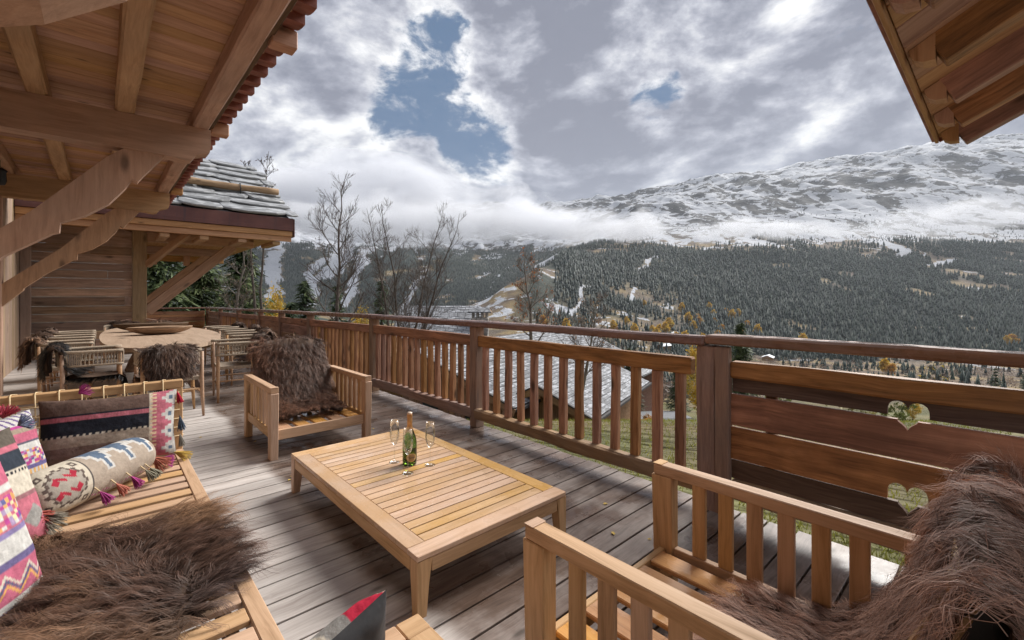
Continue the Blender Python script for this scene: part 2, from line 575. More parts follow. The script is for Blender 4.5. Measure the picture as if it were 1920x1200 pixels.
def deck_material():
    m, T = newmat('deck_larch')
    tc = T.n('ShaderNodeTexCoord'); oi = T.n('ShaderNodeObjectInfo'); ge = T.n('ShaderNodeNewGeometry')
    off = T.n('ShaderNodeVectorMath', operation='SCALE', ins={0: (1.0, .73, .41), 'Scale': T.math('MULTIPLY', (oi, 'Random'), 83.0)})
    pos = T.n('ShaderNodeVectorMath', operation='ADD', ins={0: (tc, 'Object'), 1: (off, 0)})
    wv = T.noise((pos, 0), 1.6, 3, .5)
    w2 = T.n('ShaderNodeVectorMath', operation='SCALE', ins={0: (wv, 'Color'), 'Scale': .14})
    p2 = T.n('ShaderNodeVectorMath', operation='ADD', ins={0: (pos, 0), 1: (w2, 0)})
    mp = T.n('ShaderNodeMapping', ins={'Vector': (p2, 0), 'Scale': (.55, 9, 9)})
    g1 = T.noise((mp, 0), 2.4, 8, .62, .7)
    mp2 = T.n('ShaderNodeMapping', ins={'Vector': (p2, 0), 'Scale': (1.2, 60, 60)})
    g2 = T.noise((mp2, 0), 2.0, 4, .6)
    f = T.math('ADD', T.math('MULTIPLY', (g1, 0), .7), T.math('MULTIPLY', (g2, 0), .3))
    dry = T.ramp(f, [(.3, (.26, .22, .20)), (.5, (.48, .435, .405)), (.68, (.60, .56, .53))])
    wet = T.ramp(f, [(.3, (.050, .032, .024)), (.5, (.125, .085, .066)), (.68, (.20, .148, .122))])
    # knots
    mk = T.n('ShaderNodeMapping', ins={'Vector': (pos, 0), 'Scale': (2.4, 6.5, 6.5)})
    vo = T.n('ShaderNodeTexVoronoi', ins={'Vector': (mk, 0), 'Scale': 1.0})
    kk = T.math('MULTIPLY', T.maprange((vo, 'Distance'), .03, .15, .8, 0), T.math('GREATER_THAN', (T.n('ShaderNodeSeparateColor', ins={0: (vo, 'Color')}), 0), .5))
    # rain reaches the boards beyond the drip line of the eaves
    sp = T.n('ShaderNodeSeparateXYZ', ins={0: (ge, 'Position')})
    edge = T.noise((ge, 'Position'), 1.1, 5, .6)
    blot = T.noise((ge, 'Position'), 2.6, 6, .6)
    xx = T.math('ADD', (sp, 0), T.math('MULTIPLY', T.math('SUBTRACT', (edge, 0), .5), .35))
    w = T.maprange(xx, .93, 1.05)
    patch = T.maprange((blot, 0), .38, .60, .72, 1.0)
    w = T.math('MULTIPLY', w, patch)
    col = T.mix(w, dry, wet)
    col = T.mix(kk, col, (.05, .035, .025))
    hs = T.n('ShaderNodeHueSaturation', ins={'Color': col})
    r2 = T.math('FRACT', T.math('MULTIPLY', (oi, 'Random'), 17.31))
    T.t.links.new(T.math('MULTIPLY_ADD', r2, .3, .85)[0].outputs[0], hs.inputs['Value'])
    film = T.noise((ge, 'Position'), 3.4, 5, .55)
    puddle = T.math('MULTIPLY', T.maprange((film, 0), .46, .62), w)
    ro = T.math('SUBTRACT', T.math('MULTIPLY_ADD', w, -.26, .66), T.math('MULTIPLY', puddle, .26), clamp=True)
    bump = T.math('MULTIPLY', f, T.math('MULTIPLY_ADD', puddle, -.8, 1.0))
    finish(T, (hs, 0), ro, bump, .5, .003, .35)


deck_material()


def plain(name, col, rough=.6, metal=0.0, noise=0.0, nscale=6, bstr=.2, spec=.4, **kw):
    m, T = newmat(name)
    tc = T.n('ShaderNodeTexCoord'); oi = T.n('ShaderNodeObjectInfo')
    off = T.n('ShaderNodeVectorMath', operation='SCALE', ins={0: (1.0, .73, .41), 'Scale': T.math('MULTIPLY', (oi, 'Random'), 41.0)})
    pos = T.n('ShaderNodeVectorMath', operation='ADD', ins={0: (tc, 'Object'), 1: (off, 0)})
    nz = T.noise((pos, 0), nscale, 6, .6)
    c = T.mix(T.maprange((nz, 0), .3, .7, 0, 1), tuple(x*(1-noise) for x in col), tuple(min(1, x*(1+noise)) for x in col))
    finish(T, c, rough, (nz, 0), bstr, .003, spec, Metallic=metal, **kw)
    return m


plain('rope', (.37, .295, .22), .85, noise=.18, nscale=60)
plain('cord', (.62, .47, .28), .8, noise=.15, nscale=40)
plain('cork', (.55, .33, .17), .7, noise=.2, nscale=30)
plain('pelt_skin', (.10, .06, .04), .9, noise=.2)
plain('iron', (.03, .03, .033), .45, .6, noise=.2)
plain('chimney_stone', (.30, .275, .25), .9, noise=.45, nscale=3.5, bstr=.8)
plain('stucco', (.52, .43, .33), .9, noise=.12)
plain('window_dark', (.03, .035, .04), .15)
plain('asphalt', (.135, .14, .15), .8, noise=.15, nscale=3)
plain('stone_wall', (.33, .30, .27), .9, noise=.4, nscale=1.4, bstr=.9)
plain('bark_grey', (.17, .145, .125), .9, noise=.4, nscale=5, bstr=.8)
plain('bark_brown', (.105, .082, .068), .9, noise=.4, nscale=5, bstr=.8)
plain('bark_dark', (.085, .066, .055), .9, noise=.4, nscale=5, bstr=.8)
plain('label_paper', (.33, .22, .11), .4, .3, noise=.1)
plain('label_gold', (.62, .45, .20), .35, .6, noise=.1)
plain('foil', (.62, .34, .14), .38, .7, noise=.1)
plain('foil_top', (.72, .55, .42), .4, .4, noise=.1)
plain('leaf_yellow', (.52, .36, .07), .6, noise=.25)
plain('snow', (.78, .80, .84), .7, noise=.05)
plain('roof_batten', (.06, .055, .055), .8, noise=.2)


def copper():
    m, T = newmat('copper')
    tc = T.n('ShaderNodeTexCoord')
    mp = T.n('ShaderNodeMapping', ins={'Vector': (tc, 'Object'), 'Scale': (7, 7, .6)})
    st = T.noise((mp, 0), 1.6, 6, .6)
    sm = T.noise((tc, 'Object'), 2.2, 4, .5)
    c = T.ramp((sm, 0), [(.3, (.10, .045, .042)), (.7, (.17, .075, .064))])
    c = T.mix(T.maprange((st, 0), .52, .68, 0, .75), c, (.075, .05, .055))
    finish(T, c, .45, (sm, 0), .1, .003, .4, Metallic=.45)


copper()
plain('tile_copper', (.30, .115, .085), .5, .3, noise=.3, nscale=9)


def stone_slate():
    m, T = newmat('stone_slate')
    tc = T.n('ShaderNodeTexCoord'); oi = T.n('ShaderNodeObjectInfo'); ge = T.n('ShaderNodeNewGeometry')
    off = T.n('ShaderNodeVectorMath', operation='SCALE', ins={0: (1.0, .73, .41), 'Scale': T.math('MULTIPLY', (oi, 'Random'), 61.0)})
    pos = T.n('ShaderNodeVectorMath', operation='ADD', ins={0: (tc, 'Object'), 1: (off, 0)})
    a = T.noise((pos, 0), 3.5, 9, .65, .4)
    lich = T.noise((pos, 0), 9, 6, .6)
    c = T.ramp((a, 0), [(.3, (.11, .115, .12)), (.52, (.23, .235, .24)), (.72, (.36, .36, .355))])
    c = T.mix(T.maprange((lich, 0), .6, .72, 0, .5), c, (.27, .25, .17))
    # patchy pale sky sheen painted into the colour of the upper faces
    nz = T.n('ShaderNodeSeparateXYZ', ins={0: (ge, 'Normal')})
    fr = T.math('MULTIPLY', T.maprange((nz, 2), .6, .9), T.maprange((a, 0), .46, .60, 0, .6))
    c = T.mix(fr, c, (.50, .515, .54))
    finish(T, c, .45, (a, 0), .7, .01, .5)


stone_slate()


def snowy_slates():
    """roofing courses seen from above: grey slates with a broken layer of new snow"""
    m, T = newmat('snowy_slate')
    tc = T.n('ShaderNodeTexCoord'); oi = T.n('ShaderNodeObjectInfo')
    off = T.n('ShaderNodeVectorMath', operation='SCALE', ins={0: (1.0, .73, .41), 'Scale': T.math('MULTIPLY', (oi, 'Random'), 91.0)})
    pos = T.n('ShaderNodeVectorMath', operation='ADD', ins={0: (tc, 'Object'), 1: (off, 0)})
    a = T.noise((pos, 0), 2.0, 7, .65)
    mp = T.n('ShaderNodeMapping', ins={'Vector': (pos, 0), 'Scale': (1.0, 3.2, 3.2)})
    b = T.noise((mp, 0), 2.1, 6, .62)
    sl = T.ramp((a, 0), [(.3, (.07, .072, .08)), (.7, (.22, .225, .24))])
    ge = T.n('ShaderNodeNewGeometry'); up = T.n('ShaderNodeSeparateXYZ', ins={0: (ge, 'Normal')})
    br = T.n('ShaderNodeTexBrick', ins={'Vector': (pos, 0), 'Scale': 1.0, 'Mortar Size': .035, 'Mortar Smooth': .3, 'Brick Width': .62, 'Row Height': 5.0})
    snow_f = T.math('MULTIPLY', T.maprange((b, 0), .49, .60, 0, .70), T.maprange((up, 2), .75, .88))
    c = T.mix(snow_f, sl, (.46, .475, .51))
    c = T.mix(T.math('MULTIPLY', (br, 1), .85), c, (.045, .046, .05))
    finish(T, c, .7, (b, 0), .5, .02)


snowy_slates()


def vcol(name, rough=.6, spec=.3, bscale=0, bstr=.3, bdist=.003, trans=0.0, mottle=0.0, mscale=5.0):
    m, T = newmat(name)
    at = T.n('ShaderNodeAttribute', attribute_name='col')
    tc = T.n('ShaderNodeTexCoord')
    c = (at, 0)
    if mottle:
        oi = T.n('ShaderNodeObjectInfo')
        n0 = T.noise((tc, 'Object'), mscale, 5, .6)
        hs = T.n('ShaderNodeHueSaturation', ins={'Color': c})
        T.t.links.new(T.math('MULTIPLY_ADD', (n0, 0), 2*mottle, 1-mottle)[0].outputs[0], hs.inputs['Value'])
        c = (hs, 0)
    bump = None
    if bscale:
        nz = T.noise((tc, 'Object'), bscale, 4, .6)
        bump = (nz, 0)
    p = finish(T, c, rough, bump, bstr, bdist, spec)
    if trans:
        tr = T.n('ShaderNodeBsdfTranslucent', ins={'Color': c})
        mx = T.n('ShaderNodeMixShader', ins={0: trans, 1: (p, 0), 2: (tr, 0)})
        out = [n for n in T.t.nodes if n.type == 'OUTPUT_MATERIAL'][0]
        T.link(mx, 0, out, 0)
    return m


vcol('hair', .58, .32)
vcol('fabric', .95, .05, bscale=16, bstr=.7, bdist=.012, mottle=.22, mscale=42)
vcol('yarn', .85, .15)
vcol('needles', .6, .25, trans=.15)
vcol('leaf_card', .6, .2, trans=.3)
vcol('twig', .85, .1)


def velvet():
    m, T = newmat('dark_back')
    tc = T.n('ShaderNodeTexCoord')
    nz = T.noise((tc, 'Object'), 9, 5, .6)
    c = T.ramp((nz, 0), [(.3, (.03, .03, .032)), (.7, (.075, .075, .078))])
    finish(T, c, .6, (nz, 0), .4, .006, .3)


velvet()


def glass(name, col, rough=0.0, ior=1.45):
    m, T = newmat(name)
    p = T.n('ShaderNodeBsdfPrincipled')
    p.inputs['Base Color'].default_value = (*col, 1)
    p.inputs['Roughness'].default_value = rough
    p.inputs['IOR'].default_value = ior
    p.inputs['Transmission Weight'].default_value = 1.0
    o = T.n('ShaderNodeOutputMaterial')
    T.link(p, 0, o, 0)


def thin_glass():
    m, T = newmat('clear_glass')
    fr = T.n('ShaderNodeFresnel', ins={'IOR': 1.45})
    tr = T.n('ShaderNodeBsdfTransparent', ins={'Color': (.97, .98, .98, 1)})
    gl = T.n('ShaderNodeBsdfGlossy', ins={'Color': (1, 1, 1, 1), 'Roughness': .03})
    mx = T.n('ShaderNodeMixShader', ins={0: T.math('MULTIPLY_ADD', (fr, 0), .55, .02, True), 1: (tr, 0), 2: (gl, 0)})
    o = T.n('ShaderNodeOutputMaterial')
    T.link(mx, 0, o, 0)


thin_glass()
glass('green_glass', (.10, .24, .06))
glass('wine', (.55, .42, .12), 0, 1.34)

W = MATS
# ================================================================== DECK
rnd = random.Random(11)
DECK_X0, DECK_X1 = -1.22, 2.97
deck = thing('deck', 'weathered timber terrace deck of long boards, dry and grey under the eaves, dark and wet beyond', 'deck', (0, 0, 0))
deck['kind'] = 'structure'
PITCH = .152
y = 1.413 - PITCH*14
i = 0
while y < 20.1:
    me = beam_mesh(DECK_X1-DECK_X0, PITCH-.011, .028, .0015)
    if not me.materials: me.materials.append(W['deck_larch'])
    M = Matrix.Translation(((DECK_X0+DECK_X1)/2 + rnd.uniform(-.006, .006), y+PITCH/2, -.014+rnd.uniform(-.0012, .0012)))
    put('board', me, deck, M)
    y += PITCH; i += 1
for yy in range(-1, 21, 1):
    pass
for xx in (-.9, -.3, .3, .9, 1.5, 2.1, 2.7):
    bx('joist', deck, W['plank_dark'], (xx-.03, xx+.03), (-.7, 20.05), (-.2, -.031))
bx('fascia_board', deck, W['rail_larch'], (2.90, 2.93), (-.7, 20.05), (-.26, -.032))
for yy in (1.2, 4.9, 8.6, 12.3, 16.0, 19.8):
    bx('support_post', deck, W['post_grey'], (2.70, 2.86), (yy, yy+.16), (-5.0, -.205))

# ================================================================== RAILING
posts_y = [1.335, 3.72, 6.13, 8.8, 10.65, 12.38, 14.8, 17.5, 19.93]
XR = 2.90


def top_z(yv):
    return 1.10 - max(0, yv-6.1)*.0085


fence = thing('balustrade', 'long red-brown timber balustrade along the valley side of the deck with square balusters', 'railing', (XR, 3.7, 0))


def loc(o, p):  # world -> local of an unrotated root
    return (p[0]-o.location.x, p[1]-o.location.y, p[2]-o.location.z)


def fbx(root, name, mat, x, y, z, **k):
    L = root.location
    return bx(name, root, mat, (x[0]-L.x, x[1]-L.x), (y[0]-L.y, y[1]-L.y), (z[0]-L.z, z[1]-L.z), **k)


def fbeam(root, name, mat, p0, p1, w, h, **k):
    return beam(name, root, mat, loc(root, p0), loc(root, p1), w, h, **k)


for k, py in enumerate(posts_y):
    zt = top_z(py)-.061
    if k > 0:
        fbx(fence, 'post', W['post_grey'], (2.845, 2.955), (py-.055, py+.055), (.0, zt), bev=.006, rough=.0025, seg=5, seed=k)
fbx(fence, 'post', W['post_grey'], (2.842, 2.952), (1.227, 1.340), (-.02, 1.038), bev=.006, rough=.003, seg=5, seed=21)
fbx(fence, 'post', W['post_grey'], (2.838, 2.902), (1.142, 1.224), (-.02, 1.040), bev=.006, rough=.003, seg=5, seed=22)
# handrail in lengths
hr = [(-1.3, 1.285), (1.29, 6.16), (6.165, 12.38), (12.385, 19.98)]
for k, (a, b) in enumerate(hr):
    za, zb = (1.115, 1.112) if k == 0 else (top_z(a), top_z(b))
    fbeam(fence, 'handrail', W['handrail_wet'], (XR+(.015 if k == 0 else 0), a, za-.03), (XR, b, zb-.03), .155, .06, bev=.012, rough=.003, seg=8, seed=40+k)


def heart(cy_, cz, w, h, n=28):
    pts = []
    for i in range(n):
        t = 2*math.pi*i/n
        X = 16*math.sin(t)**3/16.0
        Z = (13*math.cos(t)-5*math.cos(2*t)-2*math.cos(3*t)-math.cos(4*t))
        Z = (Z+2.5)/14.5
        pts.append((cy_+X*w/2, cz+Z*h/2))
    return pts


def plank_with_notch(root, name, mat, y0, y1, z0, z1, x0, x1, hearts, edge):
    """upright plank in the Y-Z plane; 'edge' tells which edge the heart is cut from"""
    ze, zo = (z1, z0) if edge == 'top' else (z0, z1)
    cols = [(y0, ze)]
    for hp in hearts:
        ins = [p for p in hp if (p[1] < z1 if edge == 'top' else p[1] > z0)]
        lo, hi = min(p[0] for p in ins), max(p[0] for p in ins)
        n = len(hp)
        cols.append((lo-.0005, ze))
        for k in range(25):
            yy = lo+.0005+(hi-lo-.001)*k/24
            zs = []
            for i in range(n):
                a, b = hp[i], hp[(i+1) % n]
                if (a[0] > yy) != (b[0] > yy):
                    zs.append(a[1]+(b[1]-a[1])*(yy-a[0])/(b[0]-a[0]))
            z = min(zs) if edge == 'top' else max(zs)
            cols.append((yy, min(z, ze) if edge == 'top' else max(z, ze)))
        cols.append((hi+.0005, ze))
    cols.append((y1, ze))
    # more stations so that the long faces stay well shaped
    V, F = [], []
    c = Vector(((x0+x1)/2, (y0+y1)/2, (z0+z1)/2))
    Mx = Matrix(((0, -1, 0), (1, 0, 0), (0, 0, 1)))
    for (yy, z) in cols:
        for x in (x0, x1):
            for zz in (zo, z):
                V.append(tuple(Mx.transposed() @ (Vector((x, yy, zz))-c)))
    for i in range(len(cols)-1):
        a, b = i*4, i*4+4
        F += [(a, a+1, b+1, b), (a+2, b+2, b+3, a+3), (a, b, b+2, a+2), (a+1, a+3, b+3, b+1)]
    F += [(0, 2, 3, 1), tuple(len(V)-4+k for k in (0, 1, 3, 2))]
    me = py_mesh(name, V, F)
    bm = bmesh.new(); bm.from_mesh(me); bmesh.ops.recalc_face_normals(bm, faces=bm.faces); bm.to_mesh(me); bm.free()
    M4 = Mx.to_4x4(); M4.translation = c-root.location
    return put(name, me, root, M4, mat)


def bay_rails(k):
    a, b = posts_y[k]+.056, posts_y[k+1]-.056
    d0, d1 = top_z(a)-1.10, top_z(b)-1.10
    fbeam(fence, 'top_rail', W['rail_larch'], (XR, a, .893+d0), (XR, b, .893+d1), .075, .112, bev=.008, rough=.003, seg=6, seed=50+k)
    return a, b, d0, d1


def baluster_bay(k, n):
    a, b, d0, d1 = bay_rails(k)
    fbeam(fence, 'bottom_rail', W['post_grey'], (XR-.03, a-.03, .142), (XR-.03, b+.03, .142), .085, .105, bev=.014, rough=.006, seg=9, seed=60+k)
    for i in range(n):
        t = (i+.5)/n
        yv = a+(b-a)*t
        fbeam(fence, 'baluster', W['baluster_larch'], (XR, yv, .19), (XR, yv+rnd.uniform(-.006, .006), .838+d0+(d1-d0)*t), .05, .062+rnd.uniform(-.006, .006), up=(0, 1, 0), bev=.006, rough=.0022, seg=4, seed=rnd.randrange(9))


baluster_bay(0, 13)
baluster_bay(1, 15)
baluster_bay(2, 16)
for k in (3, 4):
    a, b, d0, d1 = bay_rails(k)
    yc = (a+b)/2
    hh = heart(yc, .60, .15, .16)
    fbx(fence, 'plank', W['plank_red'], (2.88, 2.91), (a, b), (.78, .828), seed=3)
    plank_with_notch(fence, 'plank', W['rail_larch'], a, b, .604, .774, 2.88, 2.91, [hh], 'bottom')
    plank_with_notch(fence, 'plank', W['post_grey'], a, b, .40, .597, 2.882, 2.912, [hh], 'top')
    fbx(fence, 'plank', W['rail_larch'], (2.88, 2.91), (a, b), (.20, .393), seed=4)
    fbx(fence, 'bottom_rail', W['post_grey'], (2.86, 2.93), (a, b), (.09, .192), seed=5)
for k, n in ((5, 15), (6, 17)):
    baluster_bay(k, n)
a, b, d0, d1 = bay_rails(7)
for z0, z1 in ((.10, .28), (.287, .46), (.467, .64), (.647, .80)):
    fbx(fence, 'plank', W['post_grey'], (2.88, 2.91), (a, b), (z0, z1), seed=int(z0*100))

# ---- solid plank bay with hearts at the right
Y0, Y1 = -1.3, 1.139
fbx(fence, 'top_rail', W['rail_larch'], (2.865, 2.935), (Y0, Y1), (.852, .955), bev=.008, rough=.003, seg=6, seed=70)
h1 = heart(.315, .770, .155, .138)
h2 = heart(.315, .365, .150, .150)
plank_with_notch(fence, 'plank', W['plank_dark'], Y0, Y1, .766, .880, 2.90, 2.925, [h1], 'bottom')
plank_with_notch(fence, 'plank', W['plank_red'], Y0, Y1, .560, .752, 2.878, 2.906, [h1], 'top')
plank_with_notch(fence, 'plank', W['plank_red'], Y0, Y1, .352, .549, 2.878, 2.905, [h2], 'bottom')
plank_with_notch(fence, 'plank', W['plank_dark'], Y0, Y1, .232, .345, 2.884, 2.912, [h2], 'top')
fbx(fence, 'bottom_rail', W['post_grey'], (2.83, 2.93), (Y0, Y1), (.12, .226), bev=.014, rough=.006, seg=9, seed=71)
for yb in (-.62, .93):
    fbx(fence, 'batten', W['plank_dark'], (2.93, 2.965), (yb-.03, yb+.03), (.13, .94), seed=8)

# ---- short return at the far end of the deck
ret = thing('plank_balustrade', 'short balustrade of horizontal planks closing the far end of the deck beside the wing post', 'railing', (1.8, 20.05, 0))
fbx(ret, 'handrail', W['handrail_wet'], (.82, 2.82), (19.98, 20.12), (.925, .975), bev=.01, rough=.003, seg=5, seed=2)
hh = [(p[0]-0, p[1]) for p in heart(1.45, .63, .20, .19)]
zz = [(.14, .30), (.306, .46), (.466, .62), (.626, .72), (.726, .84)]
for z0, z1 in zz:
    fbx(ret, 'plank', W['fascia_larch'] if z0 > .6 else W['baluster_larch'], (.82, 2.82), (20.03, 20.06), (z0, z1), bev=.006, seed=int(z0*90))
fbx(ret, 'post', W['post_grey'], (.83, .93), (20.062, 20.16), (0, .92), seed=3)

# ================================================================== MAIN CHALET: wall, ceiling, beams, braces
house = thing('chalet_porch', 'open timber porch roof with purlins, rafters and curved braces over the left of the deck', 'roof', (0, 5.5, 0))
RX0, RX1 = -1.25, .93
RY0, RY1 = -1.4, 11.6
# ceiling boards across
yb = RY0
while yb < RY1:
    fbx(house, 'ceiling_board', W['ceiling_fir'], (RX0, RX1-.02), (yb, yb+.146), (3.20, 3.222), bev=.006, seed=0)
    yb += .15
fbx(house, 'roof_deck', W['plank_dark'], (RX0, RX1-.04), (RY0, RY1), (3.226, 3.32))
# rafters
for xr, w in ((.73, .14), (.155, .135), (-.40, .135), (-.95, .135)):
    fbx(house, 'rafter', W['oak_beam'], (xr-w/2, xr+w/2), (RY0, RY1-.1), (3.03, 3.198), bev=.016, rough=.004, seg=22, seed=int(xr*100))
# purlins on curved braces
brace_low = [(-1.0, 1.22), (-.805, 1.44), (-.80, 1.47), (-.57, 1.69), (-.31, 1.885), (-.268, 1.90), (-.262, 1.985), (-.11, 2.06), (.05, 2.19), (.16, 2.345), (.205, 2.435), (.245, 2.415), (.30, 2.50), (.455, 2.716)]
brace_up = [(.16, 2.716), (.03, 2.60), (-.14, 2.40), (-.43, 2.06), (-.62, 1.88), (-1.0, 1.53)]
for yp in (1.62, 5.47, 9.2):
    prof = [(-1.25, 2.72), (.50, 2.70), (.60, 2.685), (.655, 2.70), (.69, 2.755), (.745, 2.775), (.80, 2.80), (.81, 2.86), (.81, 3.027), (-1.25, 3.027)]
    L = house.location
    prism('purlin', house, W['oak_beam'], [(px_-L.x, pz-L.z) for px_, pz in prof], 1, yp-.09-L.y, yp+.09-L.y)
    prism('brace', house, W['oak_beam'], [(px_-L.x, pz-L.z) for px_, pz in brace_low+brace_up], 1, yp-.075-L.y, yp+.065-L.y)
    fbx(house, 'wall_post', W['oak_beam'], (-1.16, -1.0), (yp-.09, yp+.08), (.0, 2.718), bev=.01, seed=int(yp*7))
# purlin tails that poke out under the verge
for yp in (1.1, 3.35, 5.62, 9.3):
    fbx(house, 'purlin_tail', W['fascia_larch'], (.84, 1.0), (yp-.06, yp+.06), (3.06, 3.185), bev=.006, seed=1)
# scalloped edge of the tile roof
tv, tf = [], []
prof = [(0, -.012), (.06, -.008), (.12, .004), (.17, .022), (.21, .045), (.24, .052)]
for j, (yy, dz) in enumerate(prof):
    tv += [(-.05, yy, dz), (.085, yy, dz-.0), (.085, yy, dz+.085), (-.05, yy, dz+.085)]
for j in range(len(prof)-1):
    for q in range(4):
        tf.append((j*4+q, j*4+(q+1) % 4, (j+1)*4+(q+1) % 4, (j+1)*4+q))
tf += [(3, 2, 1, 0), tuple(range((len(prof)-1)*4, len(prof)*4))]
tile_me = py_mesh('edge_tile', tv, tf)
bm = bmesh.new(); bm.from_mesh(tile_me); bmesh.ops.recalc_face_normals(bm, faces=bm.faces); bm.to_mesh(tile_me); bm.free()
tile_me.materials.append(W['tile_copper'])
yy = RY0
while yy < RY1-.1:
    M = Matrix.Translation((RX1-.02-house.location.x + rnd.uniform(-.004, .004), yy-house.location.y, 3.165))
    put('edge_tile', tile_me, house, M)
    yy += .226
fbx(house, 'verge_board', W['plank_dark'], (RX1-.115, RX1-.075), (RY0, RY1), (3.10, 3.198))

# wall behind the daybed, outside the frame to the left
mw = thing('chalet_wall', 'plank wall of the chalet at the far left behind the dining chairs', 'wall', (-1.25, 5, 0))
yb = -1.4
while yb < 13.9:
    fbx(mw, 'wall_board', W['wall_vertical'], (-1.25, -1.21+rnd.uniform(-.004, .004)), (yb, yb+.196), (.0, 3.19), bev=.006, seed=0)
    yb += .2
fbx(mw, 'corner_post', W['wall_vertical'], (-1.205, -1.06), (13.2, 13.32), (0, 2.9), seed=3)

lamp = thing('wall_lantern', 'small black lantern under the ceiling at the left edge', 'lantern', (-.93, 8.3, 2.72))
lathe('lantern_body', lamp, W['iron'], [(.005, .0), (.05, .01), (.065, .06), (.06, .16), (.075, .18), (.03, .22)], sides=10)
beam('lantern_arm', lamp, W['iron'], (0, 0, .2), (0, 0, .309), .02, .02)

# ================================================================== FAR WING
wing = thing('chalet_wing', 'far chalet wing with plank wall, copper gutter box and rough stone slate roof', 'house', (1.2, 14, 0))
zb, k = 0.0, 0
while zb < 3.0:
    h = (.17, .21, .19, .23, .18)[k % 5]
    xs = [-1.18, .53] if k % 3 else [-1.18, -.2+.3*(k % 4), .53]
    for q in range(len(xs)-1):
        fbx(wing, 'wall_plank', W['wall_plank'], (xs[q], xs[q+1]-.004), (14.0+rnd.uniform(0, .012), 14.04), (zb, zb+h-.007), bev=.006, rough=.001, seg=3, seed=k*3+q)
    zb += h; k += 1
fbx(wing, 'corner_post', W['wall_vertical'], (.535, .80), (13.93, 14.16), (0, 3.05), bev=.012, rough=.003, seg=6, seed=9)
zb = 0
while zb < 2.95:
    fbx(wing, 'wall_plank', W['wall_plank'], (.56, .60), (14.17, 19.9), (zb, zb+.19), bev=.006, seed=int(zb*10)+4)
    zb += .196
# eaves
EX0, EX1, EY = -1.2, 3.64, 12.42
fbx(wing, 'fascia_board', W['fascia_larch'], (EX0, EX1-.02), (EY+.02, EY+.055), (2.775, 2.905), bev=.006, seed=1)
fbx(wing, 'fascia_board', W['fascia_larch'], (EX0, EX1), (EY-.01, EY+.018), (2.91, 3.045), bev=.006, seed=2)
fbx(wing, 'gutter_box', W['copper'], (EX0, EX1+.02), (EY-.035, EY-.012), (3.05, 3.375), bev=.004, seed=1)
fbx(wing, 'gutter_box', W['copper'], (EX0, EX1+.005), (EY-.05, EY-.036), (3.05, 3.14), bev=.004, seed=2)
fbx(wing, 'gutter_end', W['copper'], (EX1+.022, EX1+.045), (EY-.05, EY+.5), (2.90, 3.36), bev=.003, seed=3)
fbx(wing, 'soffit', W['fascia_larch'], (EX0, EX1-.03), (EY+.06, 21.3), (2.93, 2.975), bev=.004, seed=5)
for yb2 in (14.1, 17.9):
    fbx(wing, 'purlin', W['oak_beam'], (.805, 3.1), (yb2-.13, yb2+.05), (2.70, 2.928), bev=.012, rough=.003, seg=5, seed=5)
    fbeam(wing, 'brace', W['oak_beam'], (.80, yb2-.04, 1.0), (2.62, yb2-.04, 2.72), .15, .24, up=(0, 0, 1), bev=.012, rough=.004, seg=6, seed=6)
fbeam(wing, 'brace', W['oak_beam'], (.80, 13.99, 2.12), (1.55, 13.2, 2.90), .12, .15, bev=.012, rough=.003, seg=4, seed=7)
for xt in (1.02, 1.75, 2.52, 3.28):
    fbx(wing, 'rafter_tail', W['oak_beam'], (xt-.09, xt+.09), (EY+.058, EY+1.2), (2.68, 2.772), bev=.012, seed=3)
fbx(wing, 'fascia_board', W['fascia_larch'], (EX0, EX1), (21.3, 21.34), (2.70, 2.925), bev=.006, seed=7)
for xt in (1.4, 2.4):
    fbx(wing, 'far_bracket', W['fascia_larch'], (xt-.1, xt+.1), (21.1, 21.29), (2.55, 2.925), seed=6)
# roof body under the stones
SL = .5


def rz(yv): return 3.375 + (yv-EY)*SL


L = wing.location
prism('roof_body', wing, W['roof_batten'], [(EY-.02-L.y, 3.37), (17.1-L.y, rz(17.1)-.05), (21.4-L.y, rz(17.1)-2.3), (21.4-L.y, 3.05), (EY+.06-L.y, 2.98)], 0, EX0-L.x, EX1-.08-L.x)


def slate_shape(seed):
    r = random.Random(seed)
    n = 11
    pts = []
    for i in range(n):
        a = 2*math.pi*i/n
        sx = abs(math.cos(a))**.55*math.copysign(1, math.cos(a))
        sy = abs(math.sin(a))**.55*math.copysign(1, math.sin(a))
        k = 1+r.uniform(-.10, .06)
        pts.append((sx*.5*k, sy*.5*k))
    V, F = [], []
    th = .5
    for s, zt in ((.97, -th), (1.0, -th*.2), (.985, th*.6), (.93, th)):
        for p in pts:
            V.append((p[0]*s, p[1]*s, zt + r.uniform(-.12, .12)))
    for i in range(3):
        for j in range(n):
            F.append((i*n+j, i*n+(j+1) % n, (i+1)*n+(j+1) % n, (i+1)*n+j))
    F.append(tuple(range(n-1, -1, -1))); F.append(tuple(range(3*n, 4*n)))
    me = py_mesh('stone_slate', V, F)
    me.materials.append(W['stone_slate'])
    return me


